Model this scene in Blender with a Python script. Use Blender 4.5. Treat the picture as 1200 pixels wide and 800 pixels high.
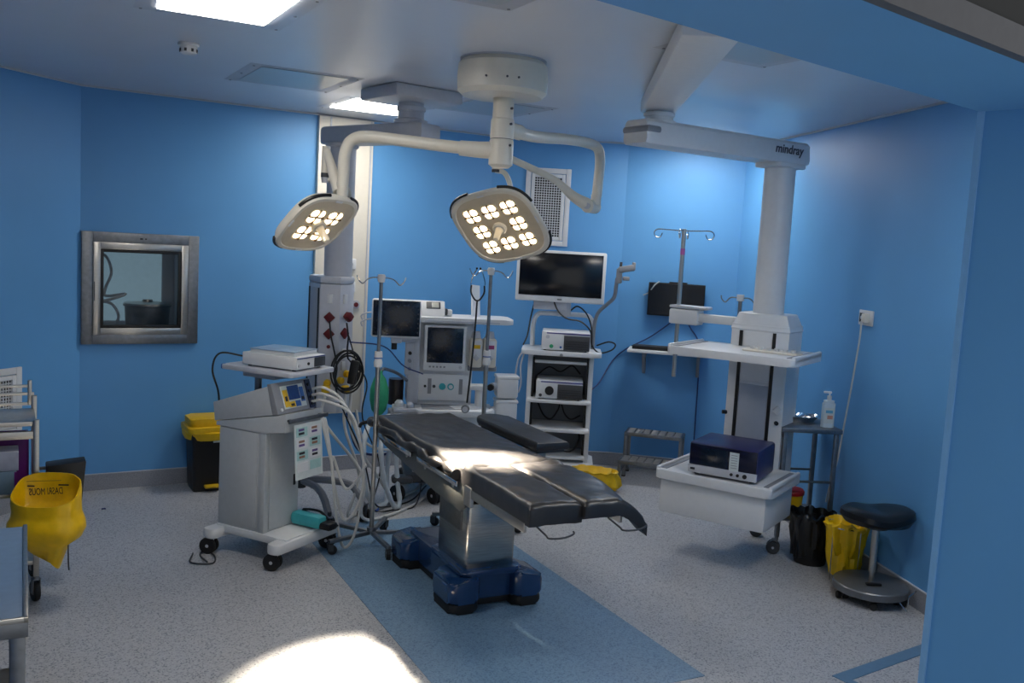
import bpy, bmesh, math, random
from math import sin, cos, pi, radians as R
from mathutils import Vector as V, Matrix as M, noise

for o in list(bpy.data.objects): bpy.data.objects.remove(o, do_unlink=True)
SC = bpy.context.scene
COL = SC.collection
random.seed(7)

# ------------------------------------------------------------------ camera
HC, PITCH, ROLL, FPX = 2.0, R(6.041), R(3.148), 1085.0
cd = bpy.data.cameras.new('camera'); cam = bpy.data.objects.new('camera', cd); COL.objects.link(cam)
cd.sensor_width = 36.0; cd.lens = 36.0 * FPX / 1200.0; cd.clip_start = 0.05
_f = V((0, cos(PITCH), -sin(PITCH))); _u = V((0, sin(PITCH), cos(PITCH))); _r = V((1, 0, 0))
_R = cos(ROLL) * _r + sin(ROLL) * _u; _U = -sin(ROLL) * _r + cos(ROLL) * _u
cam.matrix_world = M(((_R.x, _U.x, -_f.x, 0), (_R.y, _U.y, -_f.y, 0), (_R.z, _U.z, -_f.z, HC), (0, 0, 0, 1)))
SC.camera = cam
# ------------------------------------------------------------------ world, exposure
w = bpy.data.worlds.new('world'); SC.world = w; w.use_nodes = True
w.node_tree.nodes['Background'].inputs[0].default_value = (0.68, 0.70, 0.72, 1)
w.node_tree.nodes['Background'].inputs[1].default_value = 0.42
vs = SC.view_settings
vs.view_transform = 'Standard'; vs.look = 'None'; vs.gamma = 1.0; vs.use_curve_mapping = False
vs.exposure = 1.0
PANEL_EMIT = 11.0          # lit ceiling panels
SPOT_BIG, SPOT_SMALL = 2600.0, 12000.0
HZ = 2.95                  # ceiling height

# ------------------------------------------------------------------ materials
def lin(h):
    h = h.lstrip('#'); c = [int(h[i:i + 2], 16) / 255 for i in (0, 2, 4)]
    return tuple(x / 12.92 if x <= .04045 else ((x + .055) / 1.055) ** 2.4 for x in c)
MATS = {}
def mat(name, col, rough=.45, metal=0., var=.06, scale=30., bump=0., spec=.5, emit=None, estr=0., trans=0., alpha=1., coat=0., aniso=False):
    if name in MATS: return MATS[name]
    m = bpy.data.materials.new(name); m.use_nodes = True; nt = m.node_tree; b = nt.nodes['Principled BSDF']
    c = lin(col)
    tc = nt.nodes.new('ShaderNodeTexCoord'); nz = nt.nodes.new('ShaderNodeTexNoise')
    nz.inputs['Scale'].default_value = scale; nz.inputs['Detail'].default_value = 4
    if aniso:
        mp = nt.nodes.new('ShaderNodeMapping'); mp.inputs['Scale'].default_value = (1, 1, 25)
        nt.links.new(tc.outputs['Object'], mp.inputs[0]); nt.links.new(mp.outputs[0], nz.inputs['Vector'])
    else: nt.links.new(tc.outputs['Object'], nz.inputs['Vector'])
    rp = nt.nodes.new('ShaderNodeValToRGB')
    rp.color_ramp.elements[0].position = .3; rp.color_ramp.elements[1].position = .7
    rp.color_ramp.elements[0].color = tuple(max(0, x * (1 - var)) for x in c) + (1,)
    rp.color_ramp.elements[1].color = tuple(min(1, x * (1 + var)) for x in c) + (1,)
    nt.links.new(nz.outputs['Fac'], rp.inputs[0]); nt.links.new(rp.outputs[0], b.inputs['Base Color'])
    b.inputs['Roughness'].default_value = rough; b.inputs['Metallic'].default_value = metal
    b.inputs['Specular IOR Level'].default_value = spec
    if coat: b.inputs['Coat Weight'].default_value = coat
    if trans: b.inputs['Transmission Weight'].default_value = trans
    if alpha < 1: b.inputs['Alpha'].default_value = alpha
    if emit: b.inputs['Emission Color'].default_value = lin(emit) + (1,); b.inputs['Emission Strength'].default_value = estr
    if bump:
        bp = nt.nodes.new('ShaderNodeBump'); bp.inputs['Strength'].default_value = bump; bp.inputs['Distance'].default_value = .01
        nt.links.new(nz.outputs['Fac'], bp.inputs['Height']); nt.links.new(bp.outputs[0], b.inputs['Normal'])
    MATS[name] = m; return m

WALL = mat('blue wall panel', '#5f9dd3', .48, var=.03, scale=2.0, spec=.38)
CEIL = mat('white ceiling panel', '#ccd2dc', .30, var=.02, scale=2)
STEEL = mat('brushed steel', '#b9b6b0', .32, 1, var=.12, scale=40, aniso=True)
STEELD = mat('dull steel', '#85888c', .42, 1, var=.12, scale=30)
CHROME = mat('chrome', '#d0d0d0', .14, 1, var=.03)
WHITE = mat('white plastic', '#d6d8da', .4, var=.02)
CREAM = mat('cream plastic', '#d8d3c6', .38, var=.02)
PGREY = mat('pale grey plastic', '#b9bcc4', .45, var=.03)
MGREY = mat('mid grey plastic', '#84878d', .5, var=.04)
DGREY = mat('dark grey plastic', '#3c3e42', .5, var=.06)
BLACK = mat('black plastic', '#0b0b0d', .45, var=.1)
SCREEN = mat('dark screen', '#0a0d14', .16, var=.04)
SCREENB = mat('blue dark screen', '#101c2c', .2, var=.04)
RUBBER = mat('black rubber', '#101012', .65, var=.12)
VINYL = mat('black vinyl', '#29292b', .36, var=.15, scale=9, bump=.25)
YEL = mat('yellow plastic', '#d9ae0a', .5, var=.06)
YBAG = mat('yellow bag film', '#e0b400', .38, var=.12, scale=14, bump=.35)
BBAG = mat('black bag film', '#0a0a0b', .3, var=.2, scale=16, bump=.5)
RED = mat('red plastic', '#a01818', .45)
MAROON = mat('dark red socket', '#5c0f16', .4)
NAVY = mat('navy enamel', '#15355f', .22, var=.06, coat=.5)
INDIGO = mat('indigo housing', '#272857', .35, var=.04)
PURPLE = mat('purple plastic', '#5b0f66', .4)
TEAL = mat('teal plastic', '#3aa6ae', .5)
GREEN = mat('green rubber', '#2f9a6c', .5)
HOSE = mat('clear grey hose', '#b9c2c8', .35, var=.05)
BLUEP = mat('blue plastic', '#2b5fa8', .4)
CABLE = mat('black cable', '#0a0a0c', .5)
WCAB = mat('white cable', '#c9c9c6', .5)
BCAB = mat('blue cable', '#1a2c66', .5)
PAPER = mat('paper', '#c9d2d2', .7, var=.05)
INK = mat('dark ink', '#20222a', .7)
DRAPE = mat('blue grey table top', '#6d87a5', .38, var=.06)
BOTT = mat('bottle plastic', '#c6d6df', .3, var=.03)
PINK = mat('pink tape', '#d06bb0', .5)
MAGENTA = mat('magenta label', '#a03a70', .5)
BASEB = mat('speckled skirting', '#8d9098', .5, var=.2, scale=160)
DKWALL = mat('dark corridor wall', '#2a2a2a', .8)
LED = mat('lit led lens', '#fff2dd', .3, emit='#ffe2b4', estr=4.0)
LENS = mat('clear lens', '#6b5844', .15, var=.2, scale=60)
LITP = mat('lit ceiling diffuser', '#ffffff', .5, emit='#fff9f0', estr=PANEL_EMIT)
OFFP = mat('unlit ceiling diffuser', '#9ea9b0', .28, var=.02)

def floor_mat(name, c1, c2, c3):
    m = bpy.data.materials.new(name); m.use_nodes = True; nt = m.node_tree; b = nt.nodes['Principled BSDF']
    tc = nt.nodes.new('ShaderNodeTexCoord')
    vo = nt.nodes.new('ShaderNodeTexVoronoi'); vo.inputs['Scale'].default_value = 150
    nz = nt.nodes.new('ShaderNodeTexNoise'); nz.inputs['Scale'].default_value = 60; nz.inputs['Detail'].default_value = 5
    for n in (vo, nz): nt.links.new(tc.outputs['Object'], n.inputs['Vector'])
    sp = nt.nodes.new('ShaderNodeSeparateColor'); nt.links.new(vo.outputs['Color'], sp.inputs[0])
    rp = nt.nodes.new('ShaderNodeValToRGB'); el = rp.color_ramp.elements; rp.color_ramp.interpolation = 'CONSTANT'
    el[0].position = 0; el[0].color = lin(c3) + (1,)
    el[1].position = .13; el[1].color = lin(c1) + (1,)
    e = el.new(.72); e.color = lin(c2) + (1,)
    nt.links.new(sp.outputs[0], rp.inputs[0])
    mx = nt.nodes.new('ShaderNodeMix'); mx.data_type = 'RGBA'; mx.blend_type = 'MULTIPLY'; mx.inputs[0].default_value = .35
    nt.links.new(rp.outputs[0], mx.inputs[6]); nt.links.new(nz.outputs['Fac'], mx.inputs[7])
    nt.links.new(mx.outputs[2], b.inputs['Base Color'])
    b.inputs['Roughness'].default_value = .38
    MATS[name] = m; return m
FLOOR = floor_mat('speckled grey vinyl', '#c4c5c8', '#b3b5ba', '#888b93')
FBLUE = floor_mat('speckled blue vinyl', '#7fa0bc', '#7394b2', '#5b7c9c')

# ------------------------------------------------------------------ mesh helpers
def catmull(pts, n=8):
    pts = [V(p) for p in pts]
    if len(pts) < 3: return pts
    out = []; P = [pts[0] * 2 - pts[1]] + pts + [pts[-1] * 2 - pts[-2]]
    for i in range(1, len(P) - 2):
        a, b, c, d = P[i - 1:i + 3]
        for k in range(n):
            t = k / n
            out.append(.5 * ((2 * b) + (c - a) * t + (2 * a - 5 * b + 4 * c - d) * t * t + (3 * b - a - 3 * c + d) * t ** 3))
    out.append(pts[-1]); return out
class MB:
    def __init__(s): s.v = []; s.f = []
    def add(s, vs, fs):
        o = len(s.v); s.v += [V(v) for v in vs]; s.f += [[i + o for i in f] for f in fs]; return s
    def bm(s, b, mx=None):
        b.verts.ensure_lookup_table(); b.verts.index_update()
        vs = [(mx @ v.co) if mx else v.co.copy() for v in b.verts]
        s.add(vs, [[v.index for v in f.verts] for f in b.faces]); b.free(); return s
    def box(s, c, d, bev=0., rot=None, seg=2):
        b = bmesh.new(); bmesh.ops.create_cube(b, size=1)
        for v in b.verts: v.co = V((v.co.x * d[0], v.co.y * d[1], v.co.z * d[2]))
        if bev: bmesh.ops.bevel(b, geom=list(b.edges), offset=min(bev, min(d) * .49), segments=seg, profile=.5, affect='EDGES')
        mx = M.Translation(V(c))
        if rot is not None: mx = mx @ (rot.to_4x4() if hasattr(rot, 'to_4x4') else M.Rotation(rot, 4, 'Z'))
        return s.bm(b, mx)
    def b2(s, x0, x1, y0, y1, z0, z1, bev=0.): return s.box(((x0 + x1) / 2, (y0 + y1) / 2, (z0 + z1) / 2), (abs(x1 - x0), abs(y1 - y0), abs(z1 - z0)), bev)
    def cyl(s, p0, p1, r0, r1=None, seg=20):
        p0, p1 = V(p0), V(p1); r1 = r0 if r1 is None else r1
        a = (p1 - p0).normalized(); t = a.orthogonal().normalized(); q = a.cross(t)
        vs = []
        for p, r in ((p0, r0), (p1, r1)):
            for i in range(seg):
                an = 2 * pi * i / seg; vs.append(p + (t * cos(an) + q * sin(an)) * r)
        fs = [[i, (i + 1) % seg, seg + (i + 1) % seg, seg + i] for i in range(seg)]
        fs += [list(range(seg - 1, -1, -1)), list(range(seg, 2 * seg))]
        return s.add(vs, fs)
    def tube(s, pts, r, seg=8, smooth=8, rs=None, closed=False):
        p = catmull(pts, smooth) if smooth else [V(x) for x in pts]
        n = len(p); vs = []; prev = None
        for i, c in enumerate(p):
            t = (p[min(i + 1, n - 1)] - p[max(i - 1, 0)])
            t = t.normalized() if t.length > 1e-9 else V((0, 0, 1))
            if prev is None: a = t.orthogonal().normalized()
            else:
                a = prev - t * prev.dot(t); a = a.normalized() if a.length > 1e-6 else t.orthogonal().normalized()
            prev = a; b = t.cross(a)
            rr = r if rs is None else rs(i / (n - 1))
            for k in range(seg):
                an = 2 * pi * k / seg; vs.append(c + (a * cos(an) + b * sin(an)) * rr)
        fs = [[i * seg + k, i * seg + (k + 1) % seg, (i + 1) * seg + (k + 1) % seg, (i + 1) * seg + k] for i in range(n - 1) for k in range(seg)]
        fs += [list(range(seg - 1, -1, -1)), list(range((n - 1) * seg, n * seg))]
        return s.add(vs, fs)
    def lathe(s, prof, c=(0, 0, 0), seg=32, fn=None):
        vs = []; fs = []; n = len(prof)
        for j, (r, z) in enumerate(prof):
            for i in range(seg):
                a = 2 * pi * i / seg; p = V((r * cos(a), r * sin(a), z))
                if fn: p = fn(p, j, a)
                vs.append(V(c) + p)
        for j in range(n - 1):
            for i in range(seg): fs.append([j * seg + i, j * seg + (i + 1) % seg, (j + 1) * seg + (i + 1) % seg, (j + 1) * seg + i])
        if prof[0][0] > 1e-6: fs.append(list(range(seg - 1, -1, -1)))
        if prof[-1][0] > 1e-6: fs.append(list(range((n - 1) * seg, n * seg)))
        return s.add(vs, fs)
    def prism(s, poly, z0, z1, mx=None, bev=0.):
        b = bmesh.new(); n = len(poly)
        lo = [b.verts.new((x, y, z0)) for x, y in poly]; hi = [b.verts.new((x, y, z1)) for x, y in poly]
        b.faces.new(lo[::-1]); b.faces.new(hi)
        for i in range(n): b.faces.new((lo[i], lo[(i + 1) % n], hi[(i + 1) % n], hi[i]))
        if bev:
            es = [e for e in b.edges if abs(e.verts[0].co.z - e.verts[1].co.z) < 1e-6]
            bmesh.ops.bevel(b, geom=es, offset=bev, segments=2, profile=.5, affect='EDGES')
        return s.bm(b, mx)
    def ball(s, c, r, sc=(1, 1, 1), seg=16):
        b = bmesh.new(); bmesh.ops.create_uvsphere(b, u_segments=seg, v_segments=seg // 2, radius=r)
        return s.bm(b, M.Translation(V(c)) @ M.Diagonal((*sc, 1)))
    def xf(s, mx): s.v = [mx @ v for v in s.v]; return s

WM = {}
def obj(name, mb, m, parent=None, world=False, ang=35):
    me = bpy.data.meshes.new(name)
    vs = mb.v
    if parent is not None and world:
        iv = WM[parent.name].inverted(); vs = [iv @ v for v in vs]
    me.from_pydata([tuple(v) for v in vs], [], mb.f); me.update()
    b = bmesh.new(); b.from_mesh(me); bmesh.ops.recalc_face_normals(b, faces=b.faces); b.to_mesh(me); b.free()
    me.polygons.foreach_set('use_smooth', [True] * len(me.polygons)); me.set_sharp_from_angle(angle=R(ang))
    me.materials.append(m)
    o = bpy.data.objects.new(name, me); COL.objects.link(o)
    if parent is not None: o.parent = parent; WM[o.name] = WM[parent.name]
    else: WM[o.name] = M.Identity(4)
    return o
def tag(o, label, cat, group=None):
    o['label'] = label; o['category'] = cat
    if group: o['group'] = group
    return o
def thing(name, label, cat, loc=(0, 0, 0), rz=0., group=None):
    o = bpy.data.objects.new(name, None); COL.objects.link(o); o.empty_display_size = .1
    o.location = loc; o.rotation_euler = (0, 0, rz); WM[o.name] = M.Translation(V(loc)) @ M.Rotation(rz, 4, 'Z')
    return tag(o, label, cat, group)
def solo(name, mb, m, label, cat, group=None, loc=None, rz=0.):
    """one-mesh thing; origin at loc with mesh given in local coordinates"""
    o = obj(name, mb, m)
    if loc is not None:
        o.location = loc; o.rotation_euler = (0, 0, rz); WM[o.name] = M.Translation(V(loc)) @ M.Rotation(rz, 4, 'Z')
    return tag(o, label, cat, group)
def struct(name, mb, m, parent=None, label=None):
    o = obj(name, mb, m, parent)
    if parent is None: o['kind'] = 'structure'
    if label: o['label'] = label
    return o
def share(name, src, parent, loc=None, rz=0.):
    o = bpy.data.objects.new(name, src.data); COL.objects.link(o); o.parent = parent
    if loc is not None: o.location = loc
    o.rotation_euler = (0, 0, rz); WM[o.name] = WM[parent.name]; return o
def rrect(w, h, r, n=6, cx=0, cy=0):
    out = []
    for sx, sy, a0 in ((1, 1, 0), (-1, 1, pi / 2), (-1, -1, pi), (1, -1, 1.5 * pi)):
        for i in range(n + 1):
            a = a0 + pi / 2 * i / n
            out.append((cx + sx * (w / 2 - r) + r * cos(a), cy + sy * (h / 2 - r) + r * sin(a)))
    return out
XZ = M.Rotation(R(90), 4, 'X')     # prism polygon (x,y)->(x,z), extrusion z->-y
def text_mesh(txt, size, mirror=False, shear=0., depth=.0006, spacing=1.):
    cu = bpy.data.curves.new('lettering', 'FONT'); cu.body = txt; cu.size = size; cu.shear = shear; cu.extrude = depth; cu.space_character = spacing
    cu.offset = .02 * size if not mirror else 0; cu.align_x = 'CENTER'; cu.align_y = 'CENTER'
    o = bpy.data.objects.new('lettering', cu); COL.objects.link(o)
    me = bpy.data.meshes.new_from_object(o.evaluated_get(bpy.context.evaluated_depsgraph_get()))
    mb = MB().add([(-v.co.x if mirror else v.co.x, v.co.y, v.co.z) for v in me.vertices], [list(p.vertices) for p in me.polygons])
    bpy.data.objects.remove(o); bpy.data.meshes.remove(me); bpy.data.curves.remove(cu); return mb
def caster(par, x, y, r=.045, twin=True, ztop=.13, rot=0., mf=None, mw=None, hub=None):
    """castor: fork (part) > wheel, hub (sub-parts), local coordinates of par"""
    mf = mf or PGREY; mw = mw or RUBBER; T = M.Translation((x, y, 0)) @ M.Rotation(rot, 4, 'Z')
    k = MB(); k.cyl((0, 0, ztop), (0, 0, ztop - .03), .014, seg=12)
    k.b2(-.007, .007, -.01, .03, r * .7, ztop - .02, .003) if twin else None
    if twin: k.prism([(-r * .2, r * 1.2), (r * .6, r * 2.05), (r * 1.0, r * 1.7), (r * .4, r * .9)], -.009, .009, M.Rotation(R(90), 4, 'Z') @ XZ)
    else:
        for s in (-1, 1): k.b2(s * .018 - .002, s * .018 + .002, -.012, .022, r * .8, r * 2.25)
        k.b2(-.02, .02, -.015, .02, r * 2.2, r * 2.3)
        k.cyl((0, 0, r * 2.25), (0, 0, ztop), .012, seg=12)
    f = obj('caster', k.xf(T), mf, par)
    for s in ((-1, 1) if twin else (0,)):
        wd = .012 if twin else .014; cx = s * (wd + .008)
        w_ = MB().lathe([(r * .55, -wd), (r * .93, -wd), (r, -wd * .55), (r, wd * .55), (r * .93, wd), (r * .55, wd)], seg=20)
        Q = T @ M.Translation((cx, .018, r)) @ M.Rotation(R(90), 4, 'Y')
        obj('wheel', w_.xf(Q), mw, f)
        h = MB().lathe([(0, -wd * 1.05), (r * .6, -wd * .9), (r * .6, wd * .9), (0, wd * 1.05)], seg=16)
        obj('wheel_hub', h.xf(Q), hub or MGREY, f)
    return f
def wire(name, pts, r, m, parent=None, world=True, seg=6, smooth=6): return obj(name, MB().tube(pts, r, seg, smooth), m, parent, world)

# ================================================================== the room
WP = [V((-4.86, 1.78)), V((-3.145, 6.69)), V((-.262, 8.445)), V((.955, 8.458)), V((1.966, 8.242)), V((2.665, 4.032))]
OD = V((.772, .636)); ON = V((-.636, .772))                # opening wall: direction, inward normal
OJ = V((1.456, 3.036)); OT = .40                            # right jamb corner (room side), wall thickness
def wall_slab(a, b, z0=0., z1=HZ, t=.12, e=.0):
    d = (b - a).normalized(); n = V((-d.y, d.x)); a = a - d * e; b = b + d * e
    return MB().prism([tuple(a), tuple(b), tuple(b + n * t), tuple(a + n * t)], z0, z1)
def skirting(name, a, b):
    d = (b - a).normalized(); n = V((d.y, -d.x)); k = MB()
    pr = [(0, 0), (.012, 0), (.012, .1), (.009, .118), (0, .12)]
    vs = [V((*(p + n * x), z)) for p in (a, b) for x, z in pr]
    k.add(vs, [[i, (i + 1) % 5, 5 + (i + 1) % 5, 5 + i] for i in range(5)] + [[4, 3, 2, 1, 0], [5, 6, 7, 8, 9]])
    o = struct(name, k, BASEB)
    pr2 = [(0, .119), (.014, .119), (.014, .125), (0, .125)]
    vs = [V((*(p + n * x), z)) for p in (a, b) for x, z in pr2]
    obj('cap_strip', MB().add(vs, [[i, (i + 1) % 4, 4 + (i + 1) % 4, 4 + i] for i in range(4)] + [[3, 2, 1, 0], [4, 5, 6, 7]]), PGREY, o)
fl = [tuple(p) for p in WP] + [tuple(OJ + OD * 1.55 + ON * -1.8), tuple(OJ - OD * 6.2 - ON * 1.8), (-4.9, -.6)]
floor = struct('floor', MB().prism(fl, -.06, 0.), FLOOR)
cl = [tuple(p) for p in WP] + [tuple(OJ + OD * 1.5 - ON * .1), tuple(OJ - OD * 6.0 - ON * .1)]
ceiling = struct('ceiling', MB().prism(cl, HZ, HZ + .08), CEIL)
names = ['wall_left', 'wall_window', 'wall_back', 'wall_corner', 'wall_right']
for i, n in enumerate(names):
    a, b = WP[i], WP[i + 1]
    if n != 'wall_window': wo = struct(n, wall_slab(a, b, e=.02), WALL)
    else:
        d = (b - a).normalized(); nn = V((-d.y, d.x)); L = (b - a).length
        s0, s1, z0, z1 = .075, .725, 1.165, 1.855          # hole of the pass-through
        k = MB()
        for (p, q, u, v_) in ((-.02, s0, 0, HZ), (s1, L + .02, 0, HZ), (s0, s1, 0, z0), (s0, s1, z1, HZ)):
            k.prism([tuple(a + d * p), tuple(a + d * q), tuple(a + d * q + nn * .12), tuple(a + d * p + nn * .12)], u, v_)
        wo = struct(n, k, WALL)
    skirting('baseboard_' + n.split('_')[1], a, b)
    # thin cover strip between wall and ceiling
    d = (b - a).normalized(); nn = V((d.y, -d.x))
    struct('trim_%d' % (i + 1), MB().prism([tuple(a), tuple(b), tuple(b + nn * .015), tuple(a + nn * .015)], HZ - .012, HZ - .0005), PGREY)
# walls out of view
struct('wall_rear', wall_slab(OJ - OD * 6.0, WP[0], e=.0), WALL)
# opening wall: right pier, header, left pier
def oprism(s0, s1, z0, z1, n0=0., n1=OT):
    p = lambda s, n: tuple(OJ + OD * s - ON * n)
    return MB().prism([p(s0, n0), p(s1, n0), p(s1, n1), p(s0, n1)], z0, z1)
k = oprism(0, 1.6, 0, HZ + .05); k2 = oprism(-6.0, -3.0, 0, HZ + .05); k.add(k2.v, k2.f); k3 = oprism(-3.0, 0, 2.5, HZ + .05); k.add(k3.v, k3.f)
ow = struct('wall_opening', k, WALL)
k = oprism(-.006, .0, 0, 2.5, -.004, .018)
obj('corner_guard', k, mat('pale blue corner guard', '#7fb4e4', .3, var=.02), ow)
struct('wall_corridor', oprism(-6., 1.6, 2.56, 3.6, OT + .001, OT + .02), DKWALL)  # dark-coloured wall face on the corridor side
struct('trim_6', oprism(-3.05, .05, 2.5, 2.566, OT + .001, OT + .03), mat('grey door trim', '#505054', .5))
# floor inlay and mat border
u_ = V((-.460, .888)); v_ = V((.888, .460))
rc = [V((-1.19, 5.86)), None]
A_ = V((1.007, 4.232)); B_ = A_ + u_ * 2.76; W_ = 1.245
inl = MB().prism([tuple(A_ - v_ * W_), tuple(A_), tuple(B_), tuple(B_ - v_ * W_)], .0005, .003)
obj('vinyl_inlay', inl, FBLUE, floor)
q = V((1.64, 4.307)); e1 = V((.822, .570)); e2 = V((.570, -.822))
k = MB().prism([tuple(q), tuple(q + e1 * .97), tuple(q + e1 * .97 + e2 * .075), tuple(q + e1 * .05 + e2 * .075), tuple(q + e2 * .03)], .0005, .004)
k.prism([tuple(q + e2 * .03), tuple(q + e1 * .05 + e2 * .075), tuple(q + e1 * .05 + e2 * .9), tuple(q + e2 * .9)], .0005, .004)
tag(obj('entrance_mat', k, mat('blue mat border', '#5d7f9d', .5)), 'blue border strip of an entrance mat on floor near doorway', 'mat')

# ------------------------------------------------------------------ pass-through window
wd = (WP[2] - WP[1]).normalized(); wr = math.atan2(wd.y, wd.x)
win = struct('window_1', MB(), STEEL) if False else bpy.data.objects.new('window_1', None)
COL.objects.link(win); win['kind'] = 'structure'; win.location = (WP[1].x, WP[1].y, 0); win.rotation_euler = (0, 0, wr)
win['label'] = 'steel framed pass-through hatch window in the left blue wall'
WM[win.name] = M.Translation((WP[1].x, WP[1].y, 0)) @ M.Rotation(wr, 4, 'Z')
def frame_ring(x0, x1, z0, z1, t, y0, y1, bev=.003):
    k = MB()
    k.b2(x0, x0 + t, y0, y1, z0, z1, bev); k.b2(x1 - t, x1, y0, y1, z0, z1, bev)
    k.b2(x0 + t, x1 - t, y0, y1, z0, z0 + t, bev); k.b2(x0 + t, x1 - t, y0, y1, z1 - t, z1, bev); return k
fo = obj('outer_frame', frame_ring(.005, .825, 1.10, 1.922, .075, -.03, .02), STEELD, win)
k = MB(); k.b2(.40, .42, -.032, -.028, 1.876, 1.888); k.b2(.435, .447, -.032, -.028, 1.877, 1.887); obj('latch_lock', k, BLACK, fo)
sf = obj('sash_frame', frame_ring(.082, .748, 1.17, 1.848, .05, -.036, .01), STEEL, win)
obj('hinge', MB().b2(.088, .094, -.042, -.034, 1.42, 1.56), DGREY, sf)
obj('gasket', frame_ring(.132, .698, 1.22, 1.798, .022, -.03, .006, .001), BLACK, win)
gm = bpy.data.materials.new('window glass'); gm.use_nodes = True
gb = gm.node_tree.nodes['Principled BSDF']; gb.inputs['Base Color'].default_value = (.75, .82, .85, 1); gb.inputs['Roughness'].default_value = .03; gb.inputs['Alpha'].default_value = .25
gn = gm.node_tree.nodes.new('ShaderNodeTexNoise'); gn.inputs['Scale'].default_value = 3
gr = gm.node_tree.nodes.new('ShaderNodeMapRange'); gr.inputs[3].default_value = .03; gr.inputs[4].default_value = .07
gm.node_tree.links.new(gn.outputs['Fac'], gr.inputs[0]); gm.node_tree.links.new(gr.outputs[0], gb.inputs['Roughness'])
gb.inputs['Base Color'].default_value = lin('#27363f') + (1,)
obj('pane', MB().b2(.15, .68, -.012, -.006, 1.24, 1.78), gm, win)
k = MB(); k.b2(.06, .77, .55, .57, 1.14, 1.88); k.b2(.06, .07, .0, .55, 1.14, 1.88); k.b2(.76, .77, .0, .55, 1.14, 1.88); k.b2(.06, .77, .0, .57, 1.14, 1.16); k.b2(.06, .77, .0, .57, 1.865, 1.88)
obj('hatch_box', k, PGREY, win)
obj('glow_sheet', MB().b2(.10, .66, .54, .548, 1.22, 1.84), mat('added hatch glow', '#8fb0bd', .5, emit='#9fc4d6', estr=.22), win)  # added glowing sheet at the back, brightens the hatch interior
Wl = lambda x, y, z: (WP[1].x + wd.x * x - wd.y * y, WP[1].y + wd.y * x + wd.x * y, z)
pt = thing('steel_pot', 'round steel basin with lid seen behind the hatch window glass', 'pot', Wl(.50, .22, 1.161), wr)
obj('body', MB().lathe([(.0, 0), (.14, 0), (.155, .02), (.165, .20), (.175, .205), (.175, .215)], seg=28), STEELD, pt)
obj('lid', MB().lathe([(.177, .215), (.172, .228), (.04, .24), (.035, .255), (0, .256)], seg=28), STEEL, pt)
hs = MB().tube([Wl(.12, .3, 1.72), Wl(.2, .25, 1.74), Wl(.24, .22, 1.62), Wl(.2, .22, 1.5), Wl(.2, .2, 1.44), Wl(.33, .15, 1.46), Wl(.2, .15, 1.41), Wl(.14, .2, 1.4), Wl(.24, .2, 1.38), Wl(.29, .2, 1.28), Wl(.24, .22, 1.18)], .011, 8)
tag(obj('hose', hs, HOSE), 'grey hose looped behind the hatch window beside the steel basin', 'hose')

# ------------------------------------------------------------------ white riser panel on window wall
rx0 = (V((-1.663, 7.596)) - WP[1]).dot(wd); rx1 = (V((-1.262, 7.838)) - WP[1]).dot(wd)
rp = thing('riser_panel', 'tall white service cover panel behind the left ceiling pendant', 'panel', (WP[1].x, WP[1].y, 0), wr)
obj('cover', MB().b2(rx0, rx1, -.05, -.001, .5, 2.936, .004), CREAM, rp)
for x in (rx0 + .09, rx1 - .03): obj('trim_strip', MB().b2(x, x + .012, -.058, -.05, .5, 2.93), PGREY, rp)
for z, lab, scr in ((1.755, 'white square wall sensor high on the white riser panel', 0), (1.565, 'white thermostat with small dark display on the white riser panel', 1)):
    t = thing('wall_control', lab, 'thermostat', Wl((rx0 + rx1) / 2 + .075, -.05, z), wr)
    obj('housing', MB().box((0, -.012, 0), (.078, .024, .09), .008), WHITE, t)
    if scr: obj('display', MB().b2(-.02, .02, -.026, -.023, .008, .026), SCREENB, t)
    else: obj('button', MB().cyl((0, -.024, 0), (0, -.028, 0), .011, seg=14), PGREY, t)
for z, lab in ((1.42, 'small round white knob outlet on riser panel'),):
    t = thing('wall_outlet', lab, 'outlet', Wl(rx1 - .11, -.05, z), wr)
    obj('ring', MB().cyl((0, 0, 0), (0, -.02, 0), .035, seg=20), PGREY, t); obj('insert', MB().cyl((0, -.02, 0), (0, -.026, 0), .02, seg=16), MAROON, t)

# ------------------------------------------------------------------ vent grilles
def grille(name, label, loc, rz, w_, h_, nx, ny, zoff=0.):
    t = thing(name, label, 'vent', loc, rz, 'wall air vents')
    obj('outer_frame', frame_ring(-w_ / 2, w_ / 2, -h_ / 2, h_ / 2, .045, -.018, -.001), WHITE, t)
    obj('inner_frame', frame_ring(-w_ / 2 + .05, w_ / 2 - .05, -h_ / 2 + .05, h_ / 2 - .05, .03, -.022, -.001), WHITE, t)
    iw, ih = w_ - .16, h_ - .16
    obj('duct_shade', MB().b2(-iw / 2, iw / 2, -.002, -.0005, -ih / 2, ih / 2), BLACK, t)  # black sheet stands in for the shade inside the holes
    k0 = obj('grid_bar', MB().b2(-.0028, .0028, -.014, -.006, -ih / 2, ih / 2), WHITE, t); k0.location = (-iw / 2, 0, 0)
    for i in range(1, nx + 1): share('grid_bar', k0, t, (-iw / 2 + iw * i / nx, 0, 0))
    h0 = obj('cross_bar', MB().b2(-iw / 2, iw / 2, -.013, -.005, -.0028, .0028), WHITE, t); h0.location = (0, 0, -ih / 2)
    for i in range(1, ny + 1): share('cross_bar', h0, t, (0, 0, -ih / 2 + ih * i / ny))
    return t
grille('air_grille', 'white perforated air vent high on back wall behind the lamp', (.249, 8.449, 2.342), 0.011, .405, .69, 11, 24)
ld = (WP[1] - WP[0]).normalized(); lp = WP[1] - ld * .72
grille('air_grille', 'white air vent low on the left wall behind the steel trolley', (lp.x, lp.y, .76), math.atan2(ld.y, ld.x), .40, .46, 11, 13)

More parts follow.
